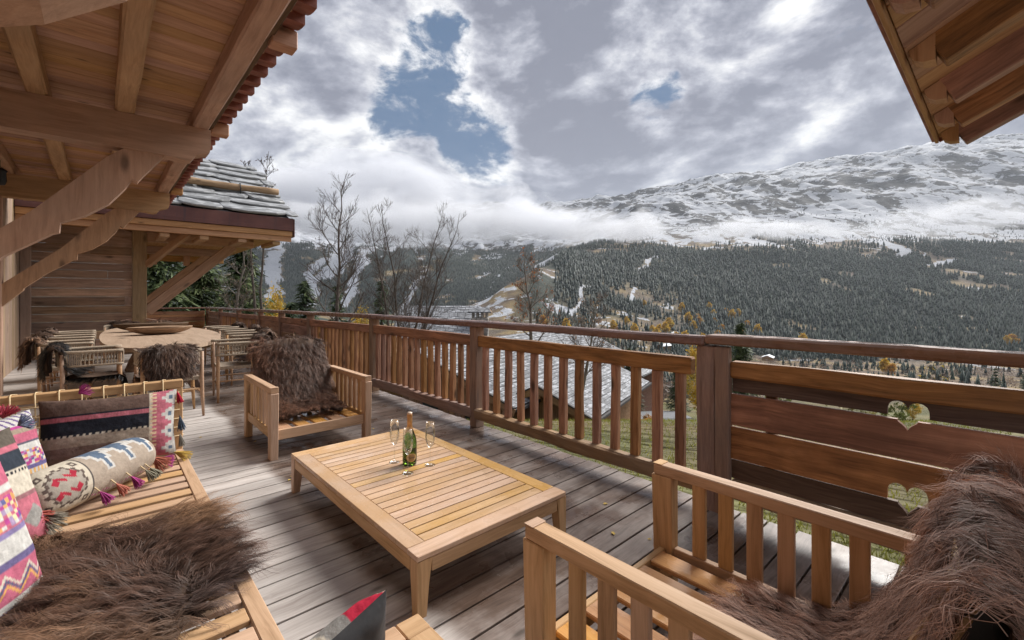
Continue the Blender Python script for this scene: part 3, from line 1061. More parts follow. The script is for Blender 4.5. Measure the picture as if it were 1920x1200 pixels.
shapes = [slate_shape(s) for s in range(7)]
slope_a = math.atan(SL)
row = 0
yv = EY + .10
while yv < 17.0:
    x = .1 + rnd.uniform(0, .4)
    dep = rnd.uniform(.74, .92)
    while x < EX1+.02:
        w = rnd.uniform(.7, 1.45)
        if x+w > EX1+.12: w = max(.3, EX1+rnd.uniform(.02, .14)-x)
        M = (Matrix.Translation((x+w/2-L.x, yv+dep*.22-L.y, rz(yv+dep*.22)+.05+rnd.uniform(-.008, .008)))
             @ Matrix.Rotation(slope_a-.10+rnd.uniform(-.04, .02), 4, 'X') @ Matrix.Rotation(rnd.uniform(-.05, .05), 4, 'Y') @ Matrix.Rotation(rnd.uniform(-.09, .09), 4, 'Z')
             @ Matrix.Diagonal((w*1.04, dep, rnd.uniform(.05, .085), 1)))
        put('stone_slate', rnd.choice(shapes), wing, M)
        x += w*.97
    yv += rnd.uniform(.46, .58); row += 1
# log that holds back the snow
gy = EY+1.35
tube('snow_log', wing, W['log_guard'], [(x-L.x, gy-L.y+.01*math.sin(x*3), rz(gy)+.235+.012*math.sin(x*2.1)) for x in np.linspace(.3, EX1+.02, 14)], [.088+.006*math.sin(i*1.7) for i in range(14)], 14)
for xb in (1.3, 2.72):
    tube('log_bracket', wing, W['iron'], [(xb-L.x, gy-.06-L.y, rz(gy)+.05), (xb-L.x, gy-.115-L.y, rz(gy)+.16), (xb-L.x, gy-.06-L.y, rz(gy)+.33), (xb-L.x, gy+.06-L.y, rz(gy)+.335), (xb-L.x, gy+.14-L.y, rz(gy)+.16)], .012, 6)

# ================================================================== ROOF CORNER, UPPER RIGHT
rr = thing('roof_corner', 'projecting corner of another tiled roof at upper right showing its rafters from below', 'roof', (3.5, 0, 2.6))
L2 = rr.location
s2 = .52
XV = 4.93
YE = .36


def rp(x, yv, dz=0):
    return (x-L2.x, yv-L2.y, 2.62+(YE-yv)*s2+dz-L2.z)


xb = 1.3
kk = 0
while xb < XV-.02:
    w = min(.24, XV-.01-xb)
    beam('roof_board', rr, W['right_fir'], rp(xb+w/2, YE-.012, .0), rp(xb+w/2, YE-3.2, .0), w-.006, .024, up=(0, 0, 1), bev=.004)
    xb += .246; kk += 1
beam('roof_cover', rr, W['roof_batten'], rp((1.3+XV)/2, YE-.012, .07), rp((1.3+XV)/2, YE-3.2, .07), XV-1.3, .06)
for xr in (1.75, 2.45, 3.12, 3.77, 4.33, 4.84):
    beam('rafter', rr, W['rail_larch'], rp(xr, YE-.13, -.10), rp(xr, YE-3.2, -.10), .10, .165, bev=.006, rough=.001, seg=3, seed=int(xr*9))
    # scrolled tail
    pf = [(-.13, -.018), (-.03, -.018), (-.035, -.05), (-.05, -.085), (-.08, -.12), (-.13, -.15)]
    pts = []
    for (d, dz) in pf:
        q = rp(xr, YE+d, dz); pts.append((q[1], q[2]))
    prism('rafter_tail', rr, W['right_fir'], pts, 0, xr-.05-L2.x, xr+.05-L2.x)
beam('eave_board', rr, W['right_fir'], (1.3-L2.x, YE-L2.y, 2.615-L2.z), (XV-L2.x, YE-L2.y, 2.615-L2.z), .022, .075, up=(0, 0, 1))
beam('drip_edge', rr, W['tile_copper'], (1.3-L2.x, YE+.022-L2.y, 2.635-L2.z), (XV+.02-L2.x, YE+.022-L2.y, 2.635-L2.z), .02, .075)
beam('verge_board', rr, W['tile_copper'], rp(XV+.012, YE+.01, .02), rp(XV+.012, YE-3.2, .02), .02, .11)
# ================================================================== FURNITURE
# ---- coffee table
CX, CY = 1.44, 2.49
ct = thing('coffee_table', 'low slatted teak coffee table in the middle of the deck carrying the bottle and glasses', 'table', (CX, CY, 0))
hx, hy, H = .47, .845, .266
for sx in (-1, 1):
    bx('top_frame', ct, W['teak_top'], (sx*hx-(.09 if sx > 0 else 0), sx*hx+(.09 if sx < 0 else 0)), (-hy+.0925, hy-.0925), (H-.024, H), bev=.003)
    bx('apron', ct, W['teak'], (sx*(hx-.014)-.012, sx*(hx-.014)+.012), (-hy+.072, hy-.072), (H-.088, H-.026), bev=.003)
    bx('top_frame', ct, W['teak_top'], (-hx, hx), (sx*(hy-.045)-.045, sx*(hy-.045)+.045), (H-.024, H+.0002), bev=.003)
    bx('apron', ct, W['teak'], (-hx+.072, hx-.072), (sx*(hy-.014)-.012, sx*(hy-.014)+.012), (H-.088, H-.026), bev=.003)
    for sy in (-1, 1):
        V = []
        for z, a in ((0, .044), (.13, .056), (H-.0255, .072)):
            x0, x1 = sorted((sx*hx*.999, sx*(hx-a))); y0, y1 = sorted((sy*hy*.999, sy*(hy-a)))
            if z == 0: pass
            V += [(x0, y0, z), (x1, y0, z), (x1, y1, z), (x0, y1, z)]
        F = [(3, 2, 1, 0), (8, 9, 10, 11)] + [(i*4+j, i*4+(j+1) % 4, i*4+4+(j+1) % 4, i*4+4+j) for i in (0, 1) for j in range(4)]
        me = py_mesh('leg', V, F)
        Rz = Matrix(((0, 0, -1), (0, 1, 0), (1, 0, 0))).to_4x4()
        c = Vector((sx*hx, sy*hy, .12)); Rz.translation = c
        me.transform(Rz.inverted())
        put('leg', me, ct, Rz, W['teak'])
n = 22
span = 2*(hy-.09)
for i in range(n):
    y0 = -hy+.09+span*i/n
    bx('slat', ct, W['teak_top'], (-hx+.091, hx-.091), (y0+.0045, y0+span/n-.0045), (H-.022, H-.001), bev=.001)
for yq in (-.4, .4):
    bx('bearer', ct, W['teak'], (-hx+.03, hx-.03), (yq-.02, yq+.02), (H-.06, H-.024))

# ---- bottle and glasses
bt = thing('champagne_bottle', 'green champagne bottle with gold foil neck and oval label on the coffee table', 'bottle', (1.475, 2.60, H))
lathe('glass_body', bt, W['green_glass'], [(.036, 0), (.0445, .006), (.0455, .03), (.0455, .12), (.044, .15), (.038, .18), (.027, .208), (.019, .23), (.0155, .25), (.0145, .3)], sides=32)
lathe('drink', bt, W['wine'], [(.03, .012), (.0425, .016), (.0425, .095), (.04, .096)], sides=24)
lathe('neck_foil', bt, W['foil'], [(.0205, .226), (.0168, .25), (.0158, .27), (.0165, .272), (.0165, .29), (.0155, .292), (.0172, .31), (.0172, .322), (.016, .326)], sides=24)
lathe('foil_cap', bt, W['foil_top'], [(.0172, .326), (.0165, .334), (.010, .338)], sides=20)


def bottle_label(r0, hw, hh, zc, a0, mat, name):
    V, F = [], []
    n, m_ = 20, 6
    V.append((r0*math.cos(a0), r0*math.sin(a0), zc))
    for k in range(n):
        t = 2*math.pi*k/n
        a = a0 + hw*math.cos(t)/r0; z = zc+hh*math.sin(t)
        V.append((r0*math.cos(a), r0*math.sin(a), z))
    # rings keep the patch on the curve
    W2 = [V[0]]
    for q in range(1, m_+1):
        for k in range(n):
            t = 2*math.pi*k/n
            a = a0+hw*q/m_*math.cos(t)/r0
            W2.append((r0*math.cos(a), r0*math.sin(a), zc+hh*q/m_*math.sin(t)))
    for k in range(n):
        F.append((0, 1+k, 1+(k+1) % n))
    for q in range(m_-1):
        for k in range(n):
            F.append((1+q*n+k, 1+(q+1)*n+k, 1+(q+1)*n+(k+1) % n, 1+q*n+(k+1) % n))
    put(name, py_mesh(name, W2, F, True), bt, None, mat)


aim = math.atan2(-2.45, -1.15)
bottle_label(.0462, .034, .026, .055, aim+.18, W['label_gold'], 'label_rim')
bottle_label(.0466, .030, .0225, .055, aim+.18, W['label_paper'], 'label')
# a line of flowing script, as on the label
scr = []
a0 = aim+.18
for k in range(6):
    pts = []
    for j in range(9):
        t = j/8
        a = a0 + (-.017+.0062*k+t*.006)/.047
        pts.append((.0472*math.cos(a), .0472*math.sin(a), .055+.0045*math.sin(t*6.28)*(1.6 if k == 0 else 1)))
    scr.append((pts, .0006))
tubes('label_script', bt, W['dark_back'], scr, 3)


def flute(name, label, x, y, fill):
    g = thing(name, label, 'glass', (x, y, H), group='champagne glasses on the coffee table')
    lathe('foot', g, W['clear_glass'], [(.034, 0), (.034, .0015), (.02, .003), (.006, .007), (.0035, .012)], sides=24)
    lathe('stem', g, W['clear_glass'], [(.0035, .0122), (.003, .05), (.003, .10), (.004, .112)], sides=12)
    prof = [(.004, .1122), (.012, .118), (.022, .135), (.029, .16), (.0315, .19), (.030, .23), (.0265, .275), (.0255, .275), (.029, .23), (.0303, .19), (.0278, .16), (.021, .137), (.010, .121), (.002, .119)]
    lathe('bowl', g, W['clear_glass'], prof, sides=28)
    return g


flute('champagne_glass', 'champagne glass standing in front of the green bottle', 1.392, 2.475, True)
flute('champagne_glass', 'champagne glass standing to the right of the green bottle', 1.566, 2.50, False)
flute('champagne_glass', 'champagne glass half hidden behind the left of the bottle', 1.42, 2.70, False)

# ---- armchairs
def armchair(label, x, y, rot):
    t = thing('lounge_armchair', label, 'armchair', (x, y, 0), rot, 'low teak armchairs by the coffee table')
    hw, hf, hb, AH = .435, .475, -.46, .60
    for s in (-1, 1):
        xo = s*(hw-.03)
        beam('front_leg', t, W['teak'], (xo, hf-.042, 0), (xo, hf-.034, AH-.047), .058, .085, up=(0, 1, 0), bev=.004, taper=1.12)
        beam('rear_leg', t, W['teak'], (xo, hb+.045, 0), (xo, hb+.04, AH-.047), .058, .075, up=(0, 1, 0), bev=.004)
        bx('armrest', t, W['teak'], (xo-.031, xo+.031), (hb, hf+.004), (AH-.046, AH), bev=.004)
        bx('arm_cap', t, W['teak'], (xo-.0315, xo+.0315), (hf-.035, hf+.006), (AH+.0005, AH+.003), bev=.001)
        bx('side_rail', t, W['teak'], (xo-.016, xo+.016), (hb+.085, hf-.085), (.165, .245), bev=.003)
        for i in range(6):
            yy = hf-.085-(i+1)*(hf-hb-.17)/7
            bx('arm_slat', t, W['teak'], (xo-.011, xo+.011), (yy-.028, yy+.028), (.246, AH-.047), bev=.003)
    bx('front_rail', t, W['teak'], (-hw+.062, hw-.062), (hf-.055, hf-.028), (.155, .238), bev=.003)
    bx('rear_rail', t, W['teak'], (-hw+.062, hw-.062), (hb+.03, hb+.057), (.155, .225), bev=.003)
    bx('slat_bearer', t, W['teak'], (-hw+.062, hw-.062), (-.02, .02), (.16, .205))
    for i in range(5):
        xx = -hw+.062+(i+.5)*(2*hw-.124)/5
        beam('seat_slat', t, W['teak_wet'], (xx, hf-.056, .226), (xx, hb+.058, .216), .105, .02, bev=.004)
    # sloping back
    for s in (-1, 1):
        beam('back_stile', t, W['teak'], (s*(hw-.10), hb+.16, .225), (s*(hw-.10), hb-.075, .80), .045, .045, up=(0, 1, 0))
    beam('back_rail', t, W['teak'], (-hw+.078, hb-.08, .825), (hw-.078, hb-.08, .825), .04, .05)
    beam('back_rail', t, W['teak'], (-hw+.125, hb+.155, .27), (hw-.125, hb+.155, .27), .03, .05)
    for i in range(5):
        xx = -hw+.17+(i)*(2*hw-.34)/4
        beam('back_slat', t, W['teak'], (xx, hb+.148, .298), (xx, hb-.07, .798), .05, .016, up=(0, 1, 0))
    return t


arm_near = armchair('nearest teak armchair at lower right with a shaggy pelt over its back', 1.468, .59, 0)
arm_far = armchair('teak armchair beyond the coffee table draped with a dark brown sheepskin', 1.455, 4.53, math.pi)

# ---- daybed and corner module
SZ = .262
db = thing('daybed', 'long slatted daybed along the left with a corded end frame', 'daybed', (-.1, 2.65, 0))
L3 = db.location


def dbx(name, mat, x, y, z, **k):
    return fbx(db, name, mat, x, y, z, **k)


dbx('side_rim', W['teak'], (.372, .43), (1.40, 3.985), (SZ-.075, SZ), bev=.004)
dbx('side_rim', W['teak'], (-1.0, -.94), (1.40, 3.985), (SZ-.075, SZ), bev=.004)
dbx('end_rim', W['teak'], (-.939, .371), (1.40, 1.455), (SZ-.075, SZ), bev=.004)
dbx('end_rim', W['teak'], (-.939, .371), (3.93, 3.985), (SZ-.075, SZ), bev=.004)
yy = 1.478
while yy < 3.86:
    dbx('slat', W['teak'], (-.938, .370), (yy, yy+.083), (SZ-.026, SZ-.004), bev=.003)
    yy += .1215
for xx in (-.6, -.1, .32):
    dbx('bearer', W['plank_dark'], (xx-.02, xx+.02), (1.46, 3.92), (SZ-.075, SZ-.027))
for xx in (.375, -.97):
    for yv in (1.42, 2.7, 3.93):
        dbx('leg', W['teak'], (xx-.0, xx+.05), (yv, yv+.05), (0, SZ-.076))
# end frame with cords
ZT = .755
for xx in (.350, -1.0):
    dbx('frame_post', W['teak'], (xx, xx+.08), (3.99, 4.05), (.10, ZT-.056), bev=.004)
dbx('frame_rail', W['teak'], (-1.0, .432), (3.988, 4.052), (ZT-.055, ZT), bev=.004)
dbx('frame_rail', W['teak'], (-.918, .348), (3.995, 4.045), (.29, .335), bev=.004)
cl = []
xs = np.arange(-.92, .345, .103)
for k, x in enumerate(xs):
    cl.append(([loc(db, (x, 3.980, .31)), loc(db, (x+.004, 3.982, .55)), loc(db, (x, 3.981, ZT+.003)), loc(db, (x, 4.02, ZT+.006)), loc(db, (x+.02, 4.059, ZT+.002)), loc(db, (x+.015, 4.057, .5)), loc(db, (x+.02, 4.056, .3))], .0042))
zs = np.arange(.36, .70, .062)
for k, z in enumerate(zs):
    cl.append(([loc(db, (-.99, 3.979, z)), loc(db, (-.2, 3.975, z+.006)), loc(db, (.40, 3.979, z)), loc(db, (.436, 4.02, z-.006)), loc(db, (.43, 4.058, z-.01)), loc(db, (.36, 4.06, z)), loc(db, (-.95, 4.058, z))], .0042))
tubes('cording', db, W['cord'], cl, 5)

mo = thing('corner_module', 'teak framed corner of another slatted seat at the bottom edge', 'seat', (.2, .8, 0))
fbx(mo, 'rim', W['teak'], (.705, .79), (.20, 1.255), (SZ-.05, SZ+.02), bev=.004)
fbx(mo, 'rim', W['teak'], (-.9, .703), (1.258, 1.338), (SZ-.05, SZ+.02), bev=.004)
fbx(mo, 'corner_block', W['teak'], (.705, .79), (1.257, 1.338), (SZ-.05, SZ+.02), bev=.004)
yy = .25
while yy < 1.16:
    fbx(mo, 'slat', W['teak'], (-.9, .70), (yy, yy+.083), (SZ-.04, SZ-.015), bev=.003)
    yy += .12
for xx, yv in ((.715, 1.27), (.715, .22), (-.85, 1.27), (-.85, .22)):
    fbx(mo, 'leg', W['teak'], (xx, xx+.055), (yv, yv+.055), (0, SZ-.051))

# ================================================================== CUSHIONS
def superpillow(nu, nv, w, h, t, cu=1.0):
    """returns V (nu*nv*2) grid front/back, uv"""
    u = np.linspace(-1, 1, nu); v = np.linspace(-1, 1, nv)
    U, Vv = np.meshgrid(u, v, indexing='ij')
    th = t*np.clip((1-np.abs(U)**3.2), 0, 1)**.62*np.clip((1-np.abs(Vv)**2.6), 0, 1)**.62
    wob = (fbm(U*2.1+w*31, Vv*2.1+h*17, oct=3)-.5)*.22*t
    pin = 1-.055*(1-Vv**2)**1.0*0
    px_ = U*w/2*(1-.05*np.abs(np.cos(Vv*math.pi/2))*np.abs(U)**4)
    py_ = Vv*h/2*(1-.09*np.abs(np.cos(U*math.pi/2))*np.abs(Vv)**4)
    return U, Vv, px_, py_, th+wob*(th > t*.2)


def cushion(label, center, ax, ay, w, h, t, paint, back=(.05, .05, .052), nu=120, nv=80, curl=0.0, back_mat=None, bolster=False, name='cushion', group=None):
    """ax: direction of the width, ay: direction of the height; the painted face looks along ax x ay"""
    ax = Vector(ax).normalized(); n = ax.cross(Vector(ay)).normalized(); ay = n.cross(ax)
    root = thing(name, label, 'cushion', center, 0, group)
    M = Matrix((ax, ay, n)).transposed().to_4x4()
    U, V, px_, py_, th = superpillow(nu, nv, w, h, t)
    if bolster:
        # near-round section: the painted face wraps most of the way round
        ang = V*2.6
        endr = np.clip(1-np.abs(U)**9, .0, 1)**.5
        endr = np.maximum(endr, .03)
        rr_ = (h/2)*(.04+.96*endr)
        px_ = U*w/2
        py_ = np.sin(ang)*rr_*(.95)
        zz_ = np.cos(ang)*rr_*(t/(h/2))
    else:
        zz_ = th/2
    front = np.stack([px_, py_, zz_], -1).reshape(-1, 3)
    idx = np.arange(nu*nv).reshape(nu, nv)
    F = np.stack([idx[:-1, :-1], idx[1:, :-1], idx[1:, 1:], idx[:-1, 1:]], -1).reshape(-1, 4)
    cols = paint((U+1)/2, (V+1)/2).reshape(-1, 3)
    me = fast_mesh('cover', front, F, cols, True)
    put('cover', me, root, M, W['fabric'])
    if bolster:
        return root, M
    backv = np.stack([px_, py_, -zz_], -1).reshape(-1, 3)
    me = fast_mesh('back_panel', backv, F[:, ::-1], np.tile(np.array(back), (len(backv), 1)), True)
    put('back_panel', me, root, M, back_mat or W['fabric'])
    return root, M


def tassel(root, p, d, length, col, spread=.35, n=60, seed=0, r=.0016):
    """p,d in root coordinates"""
    rg = np.random.default_rng(seed)
    d = Vector(d).normalized()
    lines_v, lines_f, lines_c = [], [], []
    o = d.orthogonal().normalized(); q = d.cross(o)
    Vs, Fs, Cs = [], [], []
    base = 0
    for i in range(n):
        a = rg.uniform(0, 6.283); s = spread*math.sqrt(rg.uniform(0, 1))
        dirv = (d + (o*math.cos(a)+q*math.sin(a))*s).normalized()
        L_ = length*rg.uniform(.85, 1.08)
        pts = [Vector(p) + dirv*(L_*k/3) + Vector((0, 0, -1))*(.10*L_*(k/3)**2) for k in range(4)]
        v, f = tube_arrays(pts, [r*.8, r*1.2, r*1.2, r], 3)
        cc = np.array(col)*rg.uniform(.7, 1.25)
        Vs += [tuple(x) for x in v]; Cs += [cc]*len(v); Fs += [tuple(j+base for j in ff) for ff in f if len(ff) == 4]
        base += len(v)
    me = fast_mesh('tassel', np.array(Vs), np.array(Fs), np.clip(np.array(Cs), 0, 1), True)
    return put('tassel', me, root, None, W['yarn'])


BLACK = (.022, .024, .032); CREAM = (.50, .45, .37); TAUPE = (.34, .28, .225); PINK = (.40, .11, .165); ROSE = (.42, .13, .17)
NAVY = (.10, .135, .19); BROWN = (.115, .075, .062); WHITE = (.48, .465, .44); RED = (.33, .03, .05); GREY = (.26, .25, .235); MAG = (.36, .06, .21); MUST = (.58, .40, .10)


def fill(shape, c): return np.tile(np.array(c, float), shape+(1,))


def bands(V, stops):
    out = np.zeros(V.shape+(3,))
    for a, b, c in stops:
        m = (V >= a) & (V < b)
        out[m] = c
    return out


def weave(C, U, V, amt=.24, fu=140, fv=90, seed=0):
    n = fbm(U*fu*.35, V*fv*.35, oct=2, seed=seed)
    return np.clip(C*(1-amt+2*amt*n)[..., None], 0, 1)


# -- striped cushion against the corded frame
def paint_frame(U, V):
    C = bands(V, [(0, .10, RED), (.10, .32, (.20, .145, .125)), (.32, .46, TAUPE), (.46, .49, BLACK), (.49, .68, BLACK), (.68, .745, ROSE), (.745, .76, BLACK), (.76, 1.01, BROWN)])
    dash = (V > .462) & (V < .488) & ((U*46).astype(int) % 2 == 0); C[dash] = CREAM
    d2 = (V > .68) & (V < .745) & ((U*90).astype(int) % 2 == 0); C[d2] = (.36, .12, .14)
    m = (V < .1) & ((U*14).astype(int) % 2 == 0); C[m] = BLACK
    # right end: pink panel with white stepped diamonds
    r = U > .80
    C[r] = ROSE
    st = (U > .775) & (U <= .80); C[st] = CREAM
    tick = (U > .785) & (U < .835) & ((V*34).astype(int) % 2 == 0); C[tick] = (.62, .45, .30)
    for k in range(4):
        cy_ = .12+.255*k
        du = (1.0-U)/.12; dv = np.abs(V-cy_)/.125
        dz = np.floor(du*4)/4 + np.floor(dv*5)/5
        C[(U > .86) & (dz < .95)] = WHITE
        C[(np.abs(U-.955) < .018) & (np.abs(V-cy_) < .03)] = NAVY
    return weave(C, U, V)


c2, M2 = cushion('long dark brown, black and pink banded cushion against the corded end frame', (.045, 3.80, .515), (1, -.035, -.02), (0, .22, 1), .66, .43, .15, paint_frame, (.12, .09, .07))
tassel(c2, (.335, .02, .19), (.25, -.1, -1), .075, (.45, .02, .05), .28, 70, 1)
tassel(c2, (.345, -.02, .03), (.15, -.1, -1), .09, NAVY, .3, 60, 2)
tassel(c2, (.345, -.03, -.09), (.15, -.15, -1), .08, (.22, .2, .17), .3, 50, 3)
tassel(c2, (.31, -.06, -.2), (.7, -.5, -.25), .10, MUST, .45, 60, 4)
tassel(c2, (-.34, -.05, .0), (-.1, -.1, -1), .10, (.075, .09, .13), .3, 70, 5)
tassel(c2, (-.15, .0, .245), (.4, -.2, .3), .07, MAG, .9, 50, 6)

# -- lumbar bolster in beige kilim
def paint_bolster(U, V):
    C = fill(U.shape, TAUPE)
    C[U < .335] = (.50, .445, .36)
    C[(U > .325) & (U < .338)] = (.07, .06, .06)
    # stepped crosses along the top of the roll
    for k in range(3):
        cu = .47+.19*k
        for (du, dv, hu, hv) in ((0, .70, .078, .10), (0, .60, .052, .06), (.0, .54, .026, .10)):
            C[(np.abs(U-cu-du-(.66-V)*.10) < hu*1.18) & (np.abs(V-dv) < hv+.018)] = WHITE
        for (du, dv, hu, hv) in ((0, .71, .062, .085), (0, .60, .038, .055), (.0, .53, .014, .09)):
            C[(np.abs(U-cu-du-(.66-V)*.10) < hu) & (np.abs(V-dv) < hv)] = NAVY
    # medallion near the left end
    a = (U-.17)/.125; b = (V-.44)/.165
    o = np.maximum(np.maximum(np.abs(a), np.abs(b)), (np.abs(a)+np.abs(b))*.72)
    o = o + .05*np.sign(np.sin(np.arctan2(b, a)*14))
    C[(o < 1.0)] = (.10, .075, .065)
    C[(o < .86)] = (.30, .265, .225)
    for sgn in (-1, 1):
        cv = .44+sgn*.062
        ph = (U-.17)/.075
        zig = cv + .022*np.sign(np.sin(ph*7))*(np.abs(np.mod(ph*1.1, 1)-.5))*2
        C[(np.abs(V-zig) < .013) & (np.abs(ph) < .95)] = RED
        for e in (-1, 1):
            q = np.abs(U-.17-e*.066)/.026+np.abs(V-cv-e*.018)/.036
            C[q < 1] = RED
    for (cu, cv) in ((.06, .60), (.285, .60), (.06, .27), (.285, .27)):
        q = (np.abs(U-cu) < .018) & (np.abs(V-cv) < .028); C[q] = (.11, .085, .075)
        q = (np.abs(U-cu) < .007) & (np.abs(V-cv) < .011); C[q] = (.5, .44, .36)
    # twisted cord seam
    sm = np.abs(V-.245-.01*np.sin(U*60)) < .010
    C[sm & (U > .34) & ((U*70).astype(int) % 2 == 0)] = MAG
    C[sm & (U > .34) & ((U*70).astype(int) % 2 == 1)] = CREAM
    return weave(C, U, V, .12)


bA, bB = Vector((-.28, 3.03, .40)), Vector((.20, 3.60, .39))
baxis = bB-bA
bo, MB = cushion('long beige kilim bolster with blue stepped crosses and a red zigzag medallion', (bA+bB)/2, baxis, (-.50, .42, .75), .74, .25, .115, paint_bolster, nu=180, nv=130, bolster=True)
bx3 = MB.to_3x3() @ Vector((1, 0, 0))
dn = Vector((.55, -.62, -.5)).normalized()
for k, (t, c) in enumerate(((-.10, MAG), (.0, (.50, .17, .12)), (.10, MAG), (.20, (.25, .23, .17)), (.235, (.25, .23, .17)))):
    p0 = bx3*t + Vector((.065, -.075, -.015))
    tube('tassel_cord', bo, W['cord'], [p0, p0+dn*.03, p0+dn*.055], .0035, 5)
    tassel(bo, p0+dn*.055, dn+Vector((.1, 0, -.25)), .07, c, .45, 80, 20+k)
tassel(bo, bx3*(-.37)+Vector((.02, -.06, -.03)), (.45, -.5, -.35), .10, (.46, .13, .10), .95, 150, 31)
tassel(bo, bx3*(-.36)+Vector((.05, -.05, -.06)), (.7, -.5, -.2), .11, (.28, .25, .20), .6, 90, 32)
tassel(bo, bx3*(-.39)+Vector((.02, -.05, -.07)), (.3, -.6, -.4), .08, (.035, .045, .07), .7, 70, 33)
tassel(bo, bx3*(.375)+Vector((.03, -.02, -.04)), (.5, -.5, -.35), .10, (.46, .16, .11), .6, 110, 34)
tassel(bo, bx3*(.40)+Vector((.04, .0, -.07)), (.9, -.2, -.15), .09, MAG, .5, 90, 35)


# -- cushions along the left, leaning on the back of the daybed
def rowmix(U, V, seed, pal, fu=26, fv=26):
    a = (_hash(np.floor(U*fu), np.floor(V*fv), np.zeros_like(U), seed)*len(pal)).astype(int) % len(pal)
    return np.array(pal)[a]


PAL = [PINK, (.55, .30, .12), (.10, .10, .22), (.60, .50, .30), MAG, (.30, .22, .34), WHITE]


def paint_pink(U, V):
    C = bands(V, [(0, .14, WHITE), (.14, .22, PINK), (.22, .28, WHITE), (.28, .34, (.12, .10, .22)), (.34, .52, PINK), (.52, .60, WHITE), (.60, .63, (.10, .09, .12)), (.63, .74, PINK), (.74, .80, (.28, .22, .17)), (.80, .84, MAG), (.84, 1.01, WHITE)])
    m = (V > .34) & (V < .52)
    mix = rowmix(U, V, 3, PAL, 30, 34); C[m] = mix[m]
    zz_ = np.abs(((U*9) % 1)-.5)*.16+.07
    q = np.abs(V-.0-zz_) < .018; C[q] = (.10, .09, .16)
    m = (V > .86) & (((U*12+V*6) % 1) < .35); C[m] = (.12, .08, .20)
    m = (V > .22) & (V < .28) & ((U*40).astype(int) % 2 == 0); C[m] = (.55, .32, .12)
    return weave(C, U, V)


def paint_dark(U, V):
    C = bands(V, [(0, .40, ROSE), (.40, .44, (.25, .12, .13)), (.44, .62, CREAM), (.62, .65, CREAM), (.65, .80, (.035, .042, .055)), (.80, .86, ROSE), (.86, 1.01, (.10, .085, .07))])
    d = (V > .62) & (V < .64) & ((U*50).astype(int) % 2 == 0); C[d] = BLACK
    low = V < .40
    chk = ((np.floor(U*22)+np.floor(V*30)) % 2 == 0)
    band = (U > .42) & (U < .68)
    C[low & band] = WHITE
    C[low & band & chk] = BROWN
    st = (np.abs(U-.82)+np.abs(V-.22)*1.2) < .13
    C[low & st] = GREY
    C[low & (U < .42)] = np.array((.46, .13, .2))
    m = low & (U < .42) & (((U*10+V*8) % 1) < .3); C[m] = NAVY
    return weave(C, U, V)


def paint_pink2(U, V):
    C = bands(V, [(0, .06, (.2, .14, .3)), (.06, .12, WHITE), (.12, .20, PINK), (.20, .34, PINK), (.34, .38, (.12, .1, .2)), (.38, .52, WHITE), (.52, .56, (.2, .16, .3)), (.56, .80, ROSE), (.80, .86, WHITE), (.86, 1.01, PINK)])
    zz_ = np.abs(((U*5) % 1)-.5)*.20+.17
    for off, c in ((0, (.10, .10, .17)), (.03, CREAM), (-.03, (.55, .3, .1))):
        C[(np.abs(V-zz_-off) < .012)] = c
    m = (V > .58) & (V < .78); mix = rowmix(U, V, 8, PAL, 24, 30); C[m] = mix[m]
    r = np.hypot((U-.45)*1.1, (V-.68)*1.6)
    C[(r > .10) & (r < .13)] = (.16, .12, .28); C[(r > .16) & (r < .185)] = CREAM
    return weave(C, U, V)


c3, M3 = cushion('pink and white striped cushion with red pompoms in the corner of the daybed', (-.40, 3.52, .50), (.62, .78, 0), (-.25, .14, 1), .46, .44, .15, paint_pink, group='kilim cushions on the daybed')
tassel(c3, (.03, -.10, .235), (0.1, -.1, 1), .075, (.50, .09, .13), 1.3, 170, 41)
tassel(c3, (.085, -.16, .20), (.5, -.2, .3), .065, (.26, .29, .40), 1.0, 120, 42)
tassel(c3, (-.02, -.2, .12), (-.1, -.3, .3), .06, (.5, .06, .12), 1.0, 90, 43)
c4, M4 = cushion('black, cream and rose cushion with checks leaning between two pink cushions', (-.385, 2.78, .515), (.55, .83, 0), (-.36, .06, 1), .52, .52, .15, paint_dark, group='kilim cushions on the daybed')
c5, M5 = cushion('pink cushion with zigzag bands nearest the left edge', (-.335, 2.18, .52), (.50, .86, 0), (-.30, .06, 1), .50, .50, .15, paint_pink2, group='kilim cushions on the daybed')
c6, M6 = cushion('rose cushion with dark corner bands at the lower left edge of the daybed', (-.31, 1.64, .44), (.30, .95, 0), (-.45, .0, 1), .40, .40, .12, paint_dark, group='kilim cushions on the daybed')
tassel(c6, (.08, .06, -.06), (.6, -.2, -.3), .06, (.55, .06, .10), .9, 130, 45)


# -- cushion at the bottom edge
def paint_red(U, V):
    C = fill(U.shape, GREY)
    C[(U < .28)] = (.46, .03, .06)
    C[((U+V*.5) % .52 > .40)] = CREAM
    C[(U > .58) & (U < .70)] = NAVY
    C[(U > .70) & (U < .78)] = CREAM
    C[(U >= .78)] = (.50, .03, .06)
    C[(U > .965)] = NAVY
    return weave(C, U, V, .2)


c7, M7 = cushion('kilim cushion in red, grey and cream with a dark velvet back at the bottom edge', (.42, 1.20, .36), (-.95, -.10, -.26), (-.16, -.50, 1), .40, .29, .15, paint_red, back_mat=W['dark_back'], nu=90, nv=60)
tube('zip_pull', c7, W['iron'], [(.06, -.055, .105), (.035, -.066, .085)], .004, 5)

